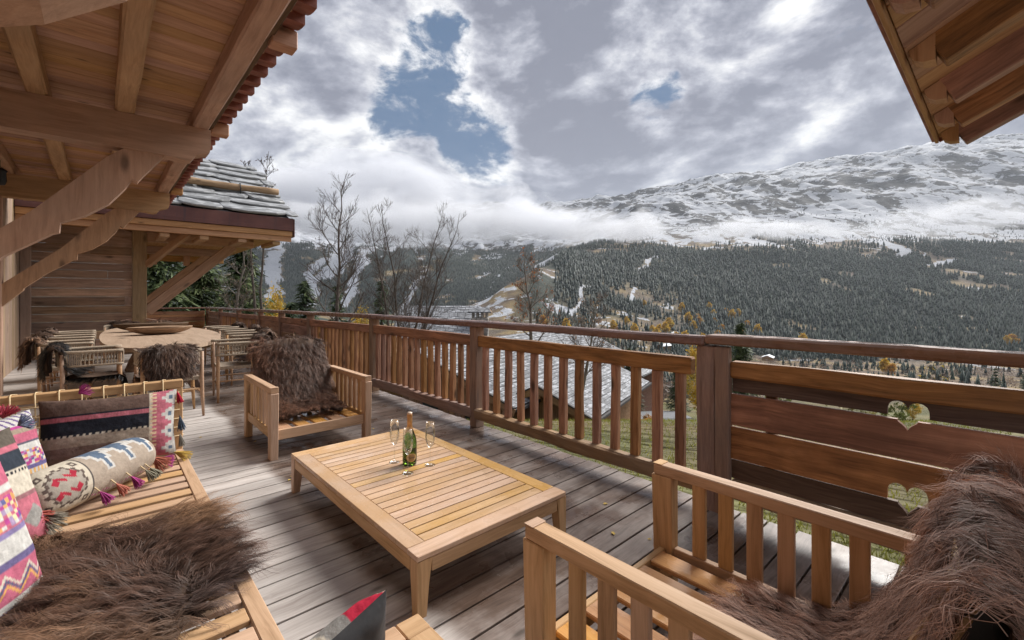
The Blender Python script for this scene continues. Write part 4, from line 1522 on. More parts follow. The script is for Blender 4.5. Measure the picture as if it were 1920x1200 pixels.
# ================================================================== DINING TABLE AND CHAIRS
dt = thing('dining_table', 'big boat-shaped pale oak dining table near the plank wall', 'table', (.70, 9.35, 0))
out = [(.06, 7.45), (.20, 6.98), (.45, 6.78), (.78, 6.84), (1.08, 7.25), (1.32, 7.95), (1.44, 8.7), (1.47, 9.5), (1.42, 10.3), (1.28, 11.1), (1.08, 11.7), (.75, 12.05), (.42, 12.0), (.18, 11.6), (.04, 10.9), (-.03, 9.8), (-.03, 8.7), (0.0, 8.0)]
O = [(x-.70, y-9.35) for x, y in out]
for _ in range(2):
    O = [q for i in range(len(O)) for q in ((O[i][0]*.75+O[(i+1) % len(O)][0]*.25, O[i][1]*.75+O[(i+1) % len(O)][1]*.25), (O[i][0]*.25+O[(i+1) % len(O)][0]*.75, O[i][1]*.25+O[(i+1) % len(O)][1]*.75))]
prism('tabletop', dt, W['table_oak'], O, 2, .695, .748)
for yq in (-1.35, 1.35):
    for s in (-1, 1):
        beam('leg', dt, W['bowl_wood'], (s*.34, yq+.1*s, 0), (s*.12, yq, .60), .14, .16, up=(0, 1, 0), bev=.02, rough=.012, seg=6, seed=4+s)
    beam('cross_beam', dt, W['bowl_wood'], (-.5, yq, .645), (.5, yq, .645), .15, .09, bev=.02, rough=.006, seg=5, seed=3)
beam('stretcher', dt, W['bowl_wood'], (0, -1.3, .35), (0, 1.3, .35), .1, .12, bev=.02, rough=.006, seg=6, seed=2)


def dough_bowl(label, x, y, z, L_, w, h, rot, mat):
    nu, nv = 28, 12
    def shell(s, top):
        V = []
        for i in range(nu):
            t = i/(nu-1)*2-1
            hw = w/2*(1-abs(t)**2.6)*s
            zb = h*(abs(t)**3.0)*.75
            for j in range(nv):
                q = j/(nv-1)*2-1
                V.append((t*L_/2*s, q*hw, (zb + (h-zb)*abs(q)**2.2)+(0 if top else -.0)))
        return V
    A = shell(1.0, False); B = [(v[0]*.95, v[1]*.9, v[2]*.80+.032) for v in shell(1.0, True)]
    B = [(v[0], v[1], min(v[2], h)) for v in B]
    n = nu*nv
    V = A+B; F = []
    for i in range(nu-1):
        for j in range(nv-1):
            a = i*nv+j
            F.append((a, a+1, a+nv+1, a+nv)); F.append((n+a, n+a+nv, n+a+nv+1, n+a+1))
        F.append((i*nv, i*nv+nv, n+i*nv+nv, n+i*nv)); F.append((i*nv+nv-1, n+i*nv+nv-1, n+i*nv+2*nv-1, i*nv+2*nv-1))
    o = put('dough_bowl', py_mesh('dough_bowl', V, F, True), None, Matrix.Translation((x, y, z)) @ Matrix.Rotation(rot, 4, 'Z'), mat)
    return tag(o, label, 'bowl', 'long wooden dough bowls on the dining table')


dough_bowl('long wooden dough bowl in front on the dining table', .70, 9.2, .749, .86, .42, .125, R(4), W['bowl_wood'])
dough_bowl('darker wooden dough bowl behind the front one', .66, 10.15, .749, 1.05, .42, .14, R(2), W['plank_dark'])


def dining_chair(x, y, rot, label, group):
    """faces local +y; band of cord wraps both sides and the back"""
    t = thing('dining_chair', label, 'chair', (x, y, 0), rot, group)
    hw, d0, d1 = .275, -.27, .25
    for s in (-1, 1):
        for yy, top, lean in ((d1-.03, .735, .0), (d0+.03, .735, -.02)):
            pts = [(s*(hw+.005), yy+lean*-.5, 0), (s*(hw-.01), yy, .25), (s*(hw-.015), yy, .48), (s*(hw-.012), yy+lean*.3, top)]
            tube('leg', t, W['oak_chair'], pts, [.012, .019, .02, .015], 10)
        tube('stretcher', t, W['oak_chair'], [(s*(hw-.01), d0+.03, .27), (s*(hw-.01), d1-.03, .27)], [.009, .009], 8)
        bx('seat_rail', t, W['oak_chair'], (s*(hw-.045)-.013, s*(hw-.045)+.013), (d0+.04, d1-.04), (.415, .445), bev=.008)
    tube('stretcher', t, W['oak_chair'], [(-hw+.02, d0+.03, .32), (hw-.02, d0+.03, .32)], [.012, .012], 8)
    tube('stretcher', t, W['oak_chair'], [(-hw+.02, d1-.03, .22), (hw-.02, d1-.03, .22)], [.009, .009], 8)
    # woven seat, slightly dished
    V, F = [], []
    n = 9
    for i in range(n):
        for j in range(n):
            a, b = i/(n-1)*2-1, j/(n-1)*2-1
            V.append((a*(hw-.03), (d0+d1)/2+b*(d1-d0-.06)/2, .455-.02*(1-a*a)*(1-b*b)))
    F = [(i*n+j, (i+1)*n+j, (i+1)*n+j+1, i*n+j+1) for i in range(n-1) for j in range(n-1)]
    V2 = V+[(v[0], v[1], v[2]-.035) for v in V]
    F2 = F+[tuple(q+n*n for q in f[::-1]) for f in F]
    rim = [i*n for i in range(n)]+[(n-1)*n+j for j in range(1, n)]+[i*n+n-1 for i in range(n-2, -1, -1)]+[j for j in range(n-2, 0, -1)]
    for a, b in zip(rim, rim[1:]+rim[:1]): F2.append((b, a, a+n*n, b+n*n))
    put('woven_seat', py_mesh('woven_seat', V2, F2, False), t, None, W['rope'])
    # path of the band: front right -> back -> front left
    path = [(hw, d1), (hw+.005, .1), (hw, -.1), (hw-.02, -.2), (hw-.09, -.275), (0, -.30), (-hw+.09, -.275), (-hw+.02, -.2), (-hw, -.1), (-hw-.005, .1), (-hw, d1)]
    P = []
    for k in range(len(path)-1):
        for q in range(6):
            f = q/6
            P.append((path[k][0]*(1-f)+path[k+1][0]*f, path[k][1]*(1-f)+path[k+1][1]*f))
    P.append(path[-1])
    for zt, rad in ((.752, .017), (.605, .013)):
        tube('band_rail', t, W['rope'], [(a, b, zt) for a, b in P[::2]], [rad]*len(P[::2]), 8)
    lines = []
    for k in range(0, len(P), 1):
        a, b = P[k]
        lines.append(([(a, b, .60), (a, b, .755)], .0058))
    tubes('cord_band', t, W['rope'], lines, 4, False)
    return t


LAB_L = ('dining chairs along the left of the table', 'dining chairs along the right of the table')
ch_left, ch_right = [], []
proto = dining_chair(-.07, 7.0, R(-90), 'corded oak armchair nearest on the left of the dining table, black fleece on its back', LAB_L[0])
KIDS[proto.name] = children(proto)


def more_chair(x, y, rot, label, group):
    c = copy_tree(proto)
    c.location = (x, y, 0); c.rotation_euler = (0, 0, rot)
    c['label'] = label; c['group'] = group
    return c


ch_left = [proto]
for yv, lab in ((8.3, 'second corded armchair along the left of the dining table'), (9.45, 'third corded armchair along the left of the dining table'), (10.6, 'farthest corded armchair along the left of the dining table by the wall')):
    ch_left.append(more_chair(-.33, yv, R(-90), lab, LAB_L[0]))
for xv, yv, ro, lab in ((1.33, 7.0, 86, 'corded armchair nearest on the right of the dining table behind the lounge armchair'), (1.70, 8.2, 86, 'second corded armchair along the right of the dining table'), (1.80, 9.35, 90, 'third corded armchair along the right of the dining table'), (1.76, 10.5, 93, 'farthest corded armchair along the right of the dining table')):
    ch_right.append(more_chair(xv, yv, R(ro), lab, LAB_L[1]))
ch_near = more_chair(.56, 6.36, R(4), 'corded armchair at the near end of the dining table, back to the viewer', 'dining chairs at the table ends')
ch_far = [more_chair(.32, 12.45, R(176), 'corded armchair at the left of the far end of the dining table', 'dining chairs at the table ends'),
          more_chair(.98, 12.35, R(186), 'corded armchair at the right of the far end of the dining table', 'dining chairs at the table ends')]

# ================================================================== SHEEPSKINS
def fur(name, parent, roots, nrm, flow, dark, tip, per, length, width, seg, curl, lift, seed, spread=.012, mat='hair', gravity=.25, zmin=None, clump=.85, tipmix=.5, waves=2.2):
    """locks of ribbon strands; roots/nrm/flow are (n,3) in the parent's frame, dark/tip (n,3) colours"""
    rg = np.random.default_rng(seed)
    n = len(roots)
    K = seg+1
    t = np.linspace(0, 1, K)
    nr = nrm/np.linalg.norm(nrm, axis=1, keepdims=True)
    fl = flow/np.maximum(np.linalg.norm(flow, axis=1, keepdims=True), 1e-6)
    side = np.cross(nr, fl)
    Lc = length*rg.uniform(.65, 1.25, n)
    d0 = nr*lift + fl*.75 + rg.normal(0, .22, (n, 3))
    ph = rg.uniform(0, 6.28, n); amp = curl*rg.uniform(.3, 1.2, n)
    pos = [roots.copy()]
    for k in range(1, K):
        tt = (k-.5)/seg
        d = d0*(1-tt*.65)+fl*tt*.9+np.array([0, 0, -1])*gravity*tt
        d = d/np.linalg.norm(d, axis=1, keepdims=True)
        pos.append(pos[-1]+d*(Lc/seg)[:, None])
    G = np.stack(pos, 1)
    wv = np.sin(ph[:, None]+t[None]*waves*6.28)*amp[:, None]*t[None]
    wv2 = np.cos(ph[:, None]*1.7+t[None]*waves*5.1)*amp[:, None]*t[None]
    G = G + side[:, None, :]*wv[..., None]+nr[:, None, :]*wv2[..., None]*.5
    # strands
    N = n*per
    ci = np.repeat(np.arange(n), per)
    jt = rg.normal(0, spread, (N, 2))
    off = side[ci]*jt[:, :1]+fl[ci]*jt[:, 1:]
    lf = rg.uniform(.7, 1.1, N)
    base = G[ci, 0]
    pts = base[:, None, :]+(G[ci]-base[:, None, :])*lf[:, None, None]
    keep = 1-clump*t[None]**.8
    pts = pts+off[:, None, :]*keep[..., None]
    pts = pts+rg.normal(0, 1, (N, 1, 3))*(t[None, :, None]**1.5)*spread*.55
    ph2 = rg.uniform(0, 6.28, N)
    pts = pts+side[ci][:, None, :]*(np.sin(ph2[:, None]+t[None]*7)*t[None]*curl*.35)[..., None]
    if zmin is not None:
        pts[..., 2] = np.maximum(pts[..., 2], zmin+.002+.006*np.abs(np.sin(ph2))[:, None])
    tan = np.gradient(pts, axis=1)
    ref = nr[ci]+rg.normal(0, .22, (N, 3))
    sd_ = np.cross(tan, ref[:, None, :])
    sd_ /= np.maximum(np.linalg.norm(sd_, axis=2, keepdims=True), 1e-8)
    w = width*rg.uniform(.6, 1.3, N)[:, None]*(1-.8*t[None]**1.6)
    A = pts+sd_*(w/2)[..., None]; B = pts-sd_*(w/2)[..., None]
    V = np.stack([A, B], 2).reshape(-1, 3)
    b0 = (np.arange(N)*K*2)[:, None]+(np.arange(seg)*2)[None]
    F = np.stack([b0, b0+1, b0+3, b0+2], -1).reshape(-1, 4)
    mix = np.clip(t[None]**1.0*tipmix*2*rg.uniform(.3, 1.0, N)[:, None], 0, 1)
    c = dark[ci][:, None, :]*(1-mix[..., None])+tip[ci][:, None, :]*mix[..., None]
    c = c*rg.uniform(.84, 1.16, N)[:, None, None]*np.repeat(rg.uniform(.70, 1.28, n), per)[:, None, None]
    C = np.repeat(c[:, :, None, :], 2, 2).reshape(-1, 3)
    me = fast_mesh(name, V, F, np.clip(C, 0, 1), True)
    return put(name, me, parent, None, W[mat])


def in_poly(x, y, poly):
    inside = np.zeros(len(x), bool)
    n = len(poly)
    for i in range(n):
        x0, y0 = poly[i]; x1, y1 = poly[(i+1) % n]
        c = ((y0 > y) != (y1 > y)) & (x < (x1-x0)*(y-y0)/(y1-y0+1e-12)+x0)
        inside ^= c
    return inside


# ---- pelt lying on the daybed
pl = thing('sheepskin', 'large long-haired brown sheepskin spread over the near end of the daybed', 'sheepskin', (.05, 2.2, SZ), 0, None)
poly = [(-.40, 2.78), (-.20, 2.82), (.0, 2.76), (.12, 2.70), (.24, 2.76), (.36, 2.62), (.40, 2.42), (.40, 2.2), (.38, 2.02), (.28, 1.92), (.20, 1.80), (.14, 1.66), (.02, 1.52), (-.2, 1.46), (-.42, 1.6), (-.5, 2.1), (-.48, 2.6)]
rg = np.random.default_rng(5)
Nn = 15000
sx = rg.uniform(-.55, .5, Nn); sy = rg.uniform(1.38, 3.02, Nn)
k = in_poly(sx, sy, poly)
sx, sy = sx[k][:3000], sy[k][:3000]


def hump(x, y):
    return .018+.035*fbm(x*3.1, y*3.1, oct=3, seed=4) - .11*np.clip(x-.43, 0, 1)*4*.4


rootp = np.stack([sx-.05, sy-2.2, hump(sx, sy)], 1)
nrm = np.tile(np.array([[0.05, -.05, 1.0]]), (len(sx), 1)); nrm[:, 0] += np.clip(sx-.3, 0, .2)*4
ang = fbm(sx*1.7+3, sy*1.7, oct=2, seed=9)*5.5-2.75
ox, oy = sx-.05, sy-2.35
fx = ox*1.3-.35+.75*np.cos(ang); fy = oy*.5-.35+.6*np.sin(ang)
flow = np.stack([fx, fy, -.05*np.ones_like(fx)], 1)
grey = np.clip((sx+.02*0-.16)/.25, 0, 1)*np.clip((2.12-sy)/.25, 0, 1)
gv = fbm(sx*2.3, sy*2.3, oct=3, seed=2)
gold = np.clip((gv-.44)*5, 0, 1)[:, None]
dk = np.array([.062, .036, .026])*(1-gold)+np.array([.14, .080, .046])*gold
tp = np.array([.17, .085, .055])*(1-gold)+np.array([.48, .265, .14])*gold
dk = dk*(1-grey[:, None])+np.array([.022, .022, .026])*grey[:, None]
tp = tp*(1-grey[:, None])+np.array([.10, .095, .105])*grey[:, None]
# hide
hp = [(x-.05, y-2.2) for x, y in poly]
prism('hide', pl, W['pelt_skin'], [(x*.97, y*.97) for x, y in hp], 2, .003, .016)
fur('fleece', pl, rootp, nrm, flow, dk, tp, 16, .15, .0019, 6, .030, .55, 7, spread=.013, zmin=-.06, gravity=.4, clump=.9, waves=1.7)


def drape(label, parent_thing, path, xr, count, per, length, width, seg, seed, dark, tip, flowdown=1.0, spread=.014, wob=.04, curl=.012, lift=.5, gold=.35, bulge=.02, gravity=.5, shift=0.0, name='sheepskin', group=None, outline=None, hide=.012, side=.5):
    """pelt hung over a chair; path is a list of (y,z) in the chair's frame, xr the width range"""
    M = parent_thing.matrix_basis if False else (Matrix.Translation(parent_thing.location) @ Matrix.Rotation(parent_thing.rotation_euler[2], 4, 'Z'))
    pl_ = bpy.data.objects.new(name, None); COL.objects.link(pl_)
    pl_.location = parent_thing.location; pl_.rotation_euler = parent_thing.rotation_euler
    tag(pl_, label, 'sheepskin', group)
    P = np.array(path, float)
    seg_l = np.hypot(*np.diff(P, axis=0).T); cum = np.concatenate([[0], np.cumsum(seg_l)]); tot = cum[-1]
    rg = np.random.default_rng(seed)

    def at(s):
        d = s*tot
        y = np.interp(d, cum, P[:, 0]); z = np.interp(d, cum, P[:, 1])
        e = .012
        ty = np.interp(np.minimum(d+e, tot), cum, P[:, 0])-np.interp(np.maximum(d-e, 0), cum, P[:, 0])
        tz = np.interp(np.minimum(d+e, tot), cum, P[:, 1])-np.interp(np.maximum(d-e, 0), cum, P[:, 1])
        l = np.hypot(ty, tz)+1e-9
        return y, z, ty/l, tz/l
    s = rg.uniform(0, 1, count*3); a = rg.uniform(-1, 1, count*3)
    edge = 1-.35*np.abs(2*s-1)**5 - .10*vnoise(s*7, np.sign(a)*3.0+seed, seed=seed)
    ok = np.abs(a) < edge
    s, a = s[ok][:count], a[ok][:count]
    y, z, ty, tz = at(s)
    xc, hw = (xr[0]+xr[1])/2, (xr[1]-xr[0])/2
    x = xc+a*hw+shift*s
    ny, nz = -tz, ty
    # outward is the side away from the chair: left-hand normal of the path
    b = bulge*(1-a**2)+wob*(fbm(x*6, s*5, oct=2, seed=seed)-.5)
    roots = np.stack([x, y+ny*b, z+nz*b], 1)
    nrm = np.stack([a*.35, ny, nz], 1)
    # hair lies down the slope: away from the crest of the path
    crest = cum[int(np.argmax(P[:, 1]))]/tot
    sg = np.clip((s-crest)*9+rg.normal(0, .55, len(s))*np.exp(-((s-crest)/.10)**2), -1, 1)
    flow = np.stack([a*side+.5*(fbm(x*4, s*6, oct=2, seed=seed+3)-.5)*2, ty*sg, tz*sg-.15], 1)
    gv = fbm(x*5, s*4, oct=3, seed=seed+1)
    gl = np.clip((gv-.5)*5+gold, 0, 1)[:, None]
    edgegold = np.clip((np.abs(a)-.8)*4, 0, 1)[:, None]*.5
    gl = np.clip(gl+edgegold, 0, 1)
    dark = np.array(dark); tip = np.array(tip)
    dk = dark*(1-gl)+dark*1.9*gl
    tp = tip*(1-gl)+tip*np.array([1.9, 1.75, 1.55])*gl
    # hide mesh
    ns, na = 26, 9
    S, A_ = np.meshgrid(np.linspace(0.01, .99, ns), np.linspace(-1, 1, na), indexing='ij')
    ed = 1-.35*np.abs(2*S-1)**5-.06
    yy, zz, t1, t2 = at(S.ravel()); t1 = t1.reshape(S.shape); t2 = t2.reshape(S.shape)
    X = xc+A_*ed*hw+shift*S
    B0 = bulge*(1-A_**2)*.8
    Vh = np.stack([X, yy.reshape(S.shape)-t2*B0, zz.reshape(S.shape)+t1*B0], -1).reshape(-1, 3)
    N0 = np.stack([np.zeros(S.shape), -t2, t1], -1).reshape(-1, 3)
    idx = np.arange(ns*na).reshape(ns, na)
    F = np.stack([idx[:-1, :-1], idx[1:, :-1], idx[1:, 1:], idx[:-1, 1:]], -1).reshape(-1, 4)
    V2 = np.concatenate([Vh+N0*hide*.3, Vh-N0*hide*.5])
    put('hide', fast_mesh('hide', V2, np.concatenate([F, F[:, ::-1]+ns*na]), None, True), pl_, None, W['pelt_skin'])
    fur('fleece', pl_, roots, nrm, flow, dk, tp, per, length, width, seg, curl, lift, seed+50, spread=spread, gravity=gravity)
    return pl_


# nearest armchair: from the seat up the back, over the top and down behind
p_near = [(.03, .262), (-.10, .26), (-.22, .275), (-.34, .36), (-.43, .53), (-.50, .69), (-.53, .79), (-.55, .86), (-.59, .868), (-.61, .81), (-.555, .62), (-.475, .42), (-.42, .28)]
drape('shaggy brown pelt hung over the back and seat of the nearest armchair', arm_near, p_near[::-1], (-.44, .43), 3600, 15, .12, .0017, 5, 101, (.19, .115, .088), (.52, .305, .22), curl=.018, lift=.22, gold=.12, bulge=.045, gravity=.75, spread=.015, side=.38)
# far armchair
p_far = [(.26, .262), (.10, .256), (-.14, .262), (-.27, .33), (-.36, .48), (-.455, .68), (-.505, .79), (-.525, .865), (-.565, .872), (-.60, .80), (-.62, .60)]
drape('dark brown sheepskin over the back and seat of the far armchair', arm_far, p_far[::-1], (-.38, .385), 2100, 12, .07, .0027, 5, 102, (.058, .030, .021), (.19, .098, .062), curl=.009, lift=.5, gold=.22, bulge=.06, gravity=.45, spread=.015)

p_ch = [(-.06, .50), (-.17, .52), (-.235, .60), (-.262, .72), (-.275, .785), (-.315, .795), (-.345, .73), (-.355, .60), (-.345, .50)]
CHF = 'small sheepskins on the dining chairs'
BLK = ((.010, .009, .009), (.030, .026, .027)); BRN = ((.06, .036, .027), (.18, .11, .075)); DBR = ((.045, .028, .022), (.12, .075, .055)); LBR = ((.095, .058, .04), (.27, .17, .115))
spec = [(ch_left[0], BLK, 'black fleece over the back of the nearest left dining chair', (-.27, .27)),
        (ch_left[1], LBR, 'brown fleece on the back of the second left dining chair', (-.25, .25)),
        (ch_left[2], BRN, 'brown fleece on the back of the third left dining chair', (-.25, .25)),
        (ch_left[3], DBR, 'dark fleece on the back of the farthest left dining chair', (-.25, .25)),
        (ch_right[0], BRN, 'tan and brown fleece on the back of the nearest right dining chair', (-.26, .26)),
        (ch_right[1], LBR, 'light brown fleece on the back of the second right dining chair', (-.26, .26)),
        (ch_right[2], BRN, 'brown fleece on the back of the third right dining chair', (-.26, .26)),
        (ch_right[3], DBR, 'dark brown fleece on the back of the farthest right dining chair', (-.26, .26)),
        (ch_near, DBR, 'dark brown fleece folded over the back of the chair at the near table end', (-.285, .19)),
        (ch_far[0], DBR, 'dark fleece on the left chair at the far table end', (-.25, .25)),
        (ch_far[1], LBR, 'golden brown fleece on the right chair at the far table end', (-.25, .25))]
for i, (cobj, (dk_, tp_), lab, xr) in enumerate(spec):
    big = cobj in (ch_left[0], ch_near, ch_right[0])
    drape(lab, cobj, p_ch[::-1], xr, 620 if big else 380, 7, .09, .0060 if big else .0085, 3, 200+i, dk_, tp_, curl=.008, lift=.5, bulge=.055, gravity=.45, spread=.016, gold=.1, group=CHF)
# fleeces lying on two of the seats
drape('black and brown fleece hanging from the seat of the nearest left dining chair', ch_left[0], [(.30, .30), (.27, .44), (.22, .485), (0, .475), (-.2, .485)][::1], (.0, .33), 420, 8, .08, .006, 4, 240, BLK[0], BLK[1], gravity=.7, group=CHF, lift=.5)
drape('brown fleece hanging from the seat of the chair at the near table end', ch_near, [(.30, .28), (.27, .44), (.22, .485), (0, .475), (-.2, .485)], (-.3, .27), 420, 8, .08, .006, 4, 241, BRN[0], BRN[1], gravity=.7, group=CHF, lift=.5)

# fallen leaves on the boards
LEAF_N = 0
LEAF_L = ['yellow leaf on the deck near the foot of the middle railing post', 'yellow leaf on the deck in front of the right front leg of the far armchair', 'yellow leaf between the far armchair and the railing post', 'yellow leaf under the far left corner of the coffee table', 'second yellow leaf by the far left table leg, farther out', 'yellow leaf on the wet boards between table and railing', 'yellow leaf on the wet boards behind the right arm of the nearest armchair', 'yellow leaf seen between the arm slats of the nearest armchair', 'yellow leaf under the far armchair', 'yellow leaf by the railing behind the far armchair', 'yellow leaf on the dry boards beside the front rim of the daybed', 'yellow leaf on the dry boards before the dining chairs']
lr = random.Random(3)
lm = []
for s in range(3):
    r_ = random.Random(s)
    V = [(0, 0, .004)]+[(math.cos(a)*(.016 if i % 2 else .024)*r_.uniform(.8, 1.2), math.sin(a)*(.011 if i % 2 else .016), .003+r_.uniform(0, .008)) for i, a in enumerate([k*6.283/10 for k in range(10)])]
    me = py_mesh('fallen_leaf', V, [(0, 1+k, 1+(k+1) % 10) for k in range(10)]); me.materials.append(W['leaf_yellow']); lm.append(me)
for (x, y) in ((2.05, 4.35), (1.78, 4.05), (1.9, 4.15), (1.02, 3.55), (1.06, 3.6), (2.42, 1.75), (2.15, 1.5), (2.25, 1.33), (1.05, 4.7), (2.3, 5.2), (.62, 1.62), (.7, 5.2)):
    LEAF_N += 1
    o = put('fallen_leaf', lr.choice(lm), None, Matrix.Translation((x, y, .001)) @ Matrix.Rotation(lr.uniform(0, 6.28), 4, 'Z') @ Matrix.Scale(lr.uniform(.5, .85), 4))
    tag(o, LEAF_L[LEAF_N-1], 'leaf', 'fallen leaves on the deck')
# ================================================================== TERRAIN
UC = np.array([-600, -200, 150, 420, 560, 700, 820, 900, 960, 1010, 1060, 1130, 1250, 1350, 1480, 1600, 1750, 1920, 2200, 2700], float)
FC = np.array([2.5, 5, 9, 15, 22, 32, 50, 90, 180, 350, 600, 900, 1250, 1600, 2000, 2450, 2900, 3400, 4000, 4700, 5600, 7000], float)
# heights on the near part (all bearings alike, the house stands on a slope that falls away)
near = {2.5: -.55, 5: -.62, 9: -1.15, 15: -2.9, 22: -5.4, 32: -7.4, 50: -11.5, 90: -20, 180: -38, 350: -70}
# lens height of the ground line at distance, per bearing
far = {  # u:      600  900 1250 1600 2000 2450 2900 3400 4000 4700 5600 7000
    -600: (640, 620, 590, 560, 520, 480, 430, 390, 370, 360, 355, 380),
    -200: (640, 620, 590, 560, 520, 480, 430, 390, 370, 360, 355, 380),
    150:  (650, 625, 600, 575, 540, 500, 455, 410, 385, 370, 365, 385),
    420:  (655, 630, 610, 592, 570, 535, 490, 450, 415, 390, 378, 392),
    560:  (655, 635, 618, 604, 588, 560, 520, 478, 440, 405, 382, 392),
    700:  (655, 638, 622, 610, 594, 570, 530, 488, 448, 410, 384, 395),
    820:  (655, 636, 616, 600, 596, 574, 534, 490, 450, 412, 382, 395),
    900:  (655, 632, 600, 566, 588, 570, 530, 488, 446, 408, 384, 395),
    960:  (655, 628, 590, 530, 556, 560, 522, 482, 440, 404, 386, 395),
    1010: (655, 626, 580, 505, 500, 520, 500, 470, 436, 404, 386, 395),
    1060: (655, 630, 590, 525, 478, 476, 474, 455, 428, 400, 382, 392),
    1130: (668, 646, 604, 548, 498, 462, 452, 438, 412, 388, 374, 385),
    1250: (678, 662, 620, 566, 515, 470, 440, 415, 385, 362, 352, 365),
    1350: (684, 672, 628, 574, 520, 476, 442, 408, 372, 348, 338, 352),
    1480: (690, 680, 634, 580, 524, 480, 442, 402, 358, 326, 315, 330),
    1600: (694, 686, 638, 582, 526, 480, 440, 396, 346, 308, 296, 310),
    1750: (698, 690, 640, 584, 528, 482, 440, 390, 336, 286, 272, 290),
    1920: (700, 692, 642, 586, 530, 482, 438, 386, 326, 274, 258, 280),
    2200: (700, 694, 644, 588, 532, 482, 434, 376, 312, 262, 244, 270),
    2700: (700, 694, 646, 590, 532, 480, 428, 366, 300, 250, 232, 260)}
ZT = np.zeros((len(UC), len(FC)))
for i, u in enumerate(UC):
    for j, f in enumerate(FC):
        if f in near: ZT[i, j] = near[f]
        else: ZT[i, j] = EYE-(far[int(u)][list(FC).index(f)-10]-557)/842*f
LF = np.log(FC)


def catmull(tab, x, y, xs, ys):
    """smooth interpolation: monotone-ish cubic in y (log distance), linear-smooth in x"""
    ix = np.clip(np.searchsorted(xs, x)-1, 0, len(xs)-2)
    tx = np.clip((x-xs[ix])/(xs[ix+1]-xs[ix]), 0, 1); tx = tx*tx*(3-2*tx)*.5+tx*.5
    iy = np.clip(np.searchsorted(ys, y)-1, 0, len(ys)-2)
    ty = np.clip((y-ys[iy])/(ys[iy+1]-ys[iy]), 0, 1)
    def col(i):
        p1 = tab[i, iy]; p2 = tab[i, iy+1]
        p0 = tab[i, np.maximum(iy-1, 0)]; p3 = tab[i, np.minimum(iy+2, len(ys)-1)]
        m1 = (p2-p0)*.5; m2 = (p3-p1)*.5
        # limit overshoot
        dlt = p2-p1
        m1 = np.clip(m1, -2.5*np.abs(dlt), 2.5*np.abs(dlt)); m2 = np.clip(m2, -2.5*np.abs(dlt), 2.5*np.abs(dlt))
        h = ty
        return (2*h**3-3*h**2+1)*p1+(h**3-2*h**2+h)*m1+(-2*h**3+3*h**2)*p2+(h**3-h**2)*m2
    return col(ix)*(1-tx)+col(ix+1)*tx


def ridged(x, y, oct=5, seed=0):
    s, a, t, f = 0, 1, 0, 1
    for i in range(oct):
        n = 1-np.abs(2*vnoise(x*f, y*f, None, seed+i*7)-1)
        s = s+a*n*n; t += a; a *= .52; f *= 2.1
    return s/t


def ground(phi, q):
    """height for bearing phi (rad from forward) and depth q"""
    u = np.clip(960+842*np.tan(np.clip(phi, -1.17, 1.17)), -599, 2699)
    z = catmull(ZT, u, np.log(q), UC, LF)
    D = q/np.maximum(np.cos(phi), .5)
    r, f = D*np.sin(phi), D*np.cos(phi)
    # relief
    a1 = np.clip((q-120)/500, 0, 1)
    z = z+a1*(fbm(r/260, f/260, oct=5, seed=3)-.5)*np.clip(q*.022, 0, 42)
    hi = np.clip((q-2500)/900, 0, 1)
    z = z+hi*(ridged(r/640+.3*f/900, f/820, 6, seed=12)-.42)*np.clip((q-2200)*.085, 0, 150)
    z = z+hi*(ridged(r/190, f/230, 4, 27)-.45)*np.clip((q-2600)*.03, 0, 46)
    z = z+np.clip((q-6)/40, 0, 1)*(fbm(r/17, f/17, oct=4, seed=8)-.5)*np.clip(q*.012, 0, 1.6)
    z = z+np.clip((q-2.5)/4, 0, 1)*(fbm(r/1.7, f/1.7, oct=3, seed=18)-.5)*.08
    return z


def ground_rf(r, f):
    r = np.asarray(r, float); f = np.asarray(f, float)
    phi = np.arctan2(r, f)
    q = np.hypot(r, f)*np.maximum(np.cos(phi), .5)
    return ground(phi, np.maximum(q, 2.5))


phis = np.concatenate([np.linspace(-180, -57, 42, endpoint=False), np.linspace(-57, 57, 410), np.linspace(57, 180, 43)[1:]])*math.pi/180
qs = np.concatenate([np.geomspace(2.5, 300, 90, endpoint=False), np.geomspace(300, 2500, 120, endpoint=False), np.linspace(2500, 5700, 150, endpoint=False), np.geomspace(5700, 7000, 8)])
PH, Q = np.meshgrid(phis, qs, indexing='ij')
Z = ground(PH, Q)
D = Q/np.maximum(np.cos(PH), .5)
RR, FF = D*np.sin(PH), D*np.cos(PH)
UU = np.clip(960+842*np.tan(np.clip(PH, -1.17, 1.17)), -600, 2700)
VV = 557-842*(Z-EYE)/np.maximum(FF, Q)


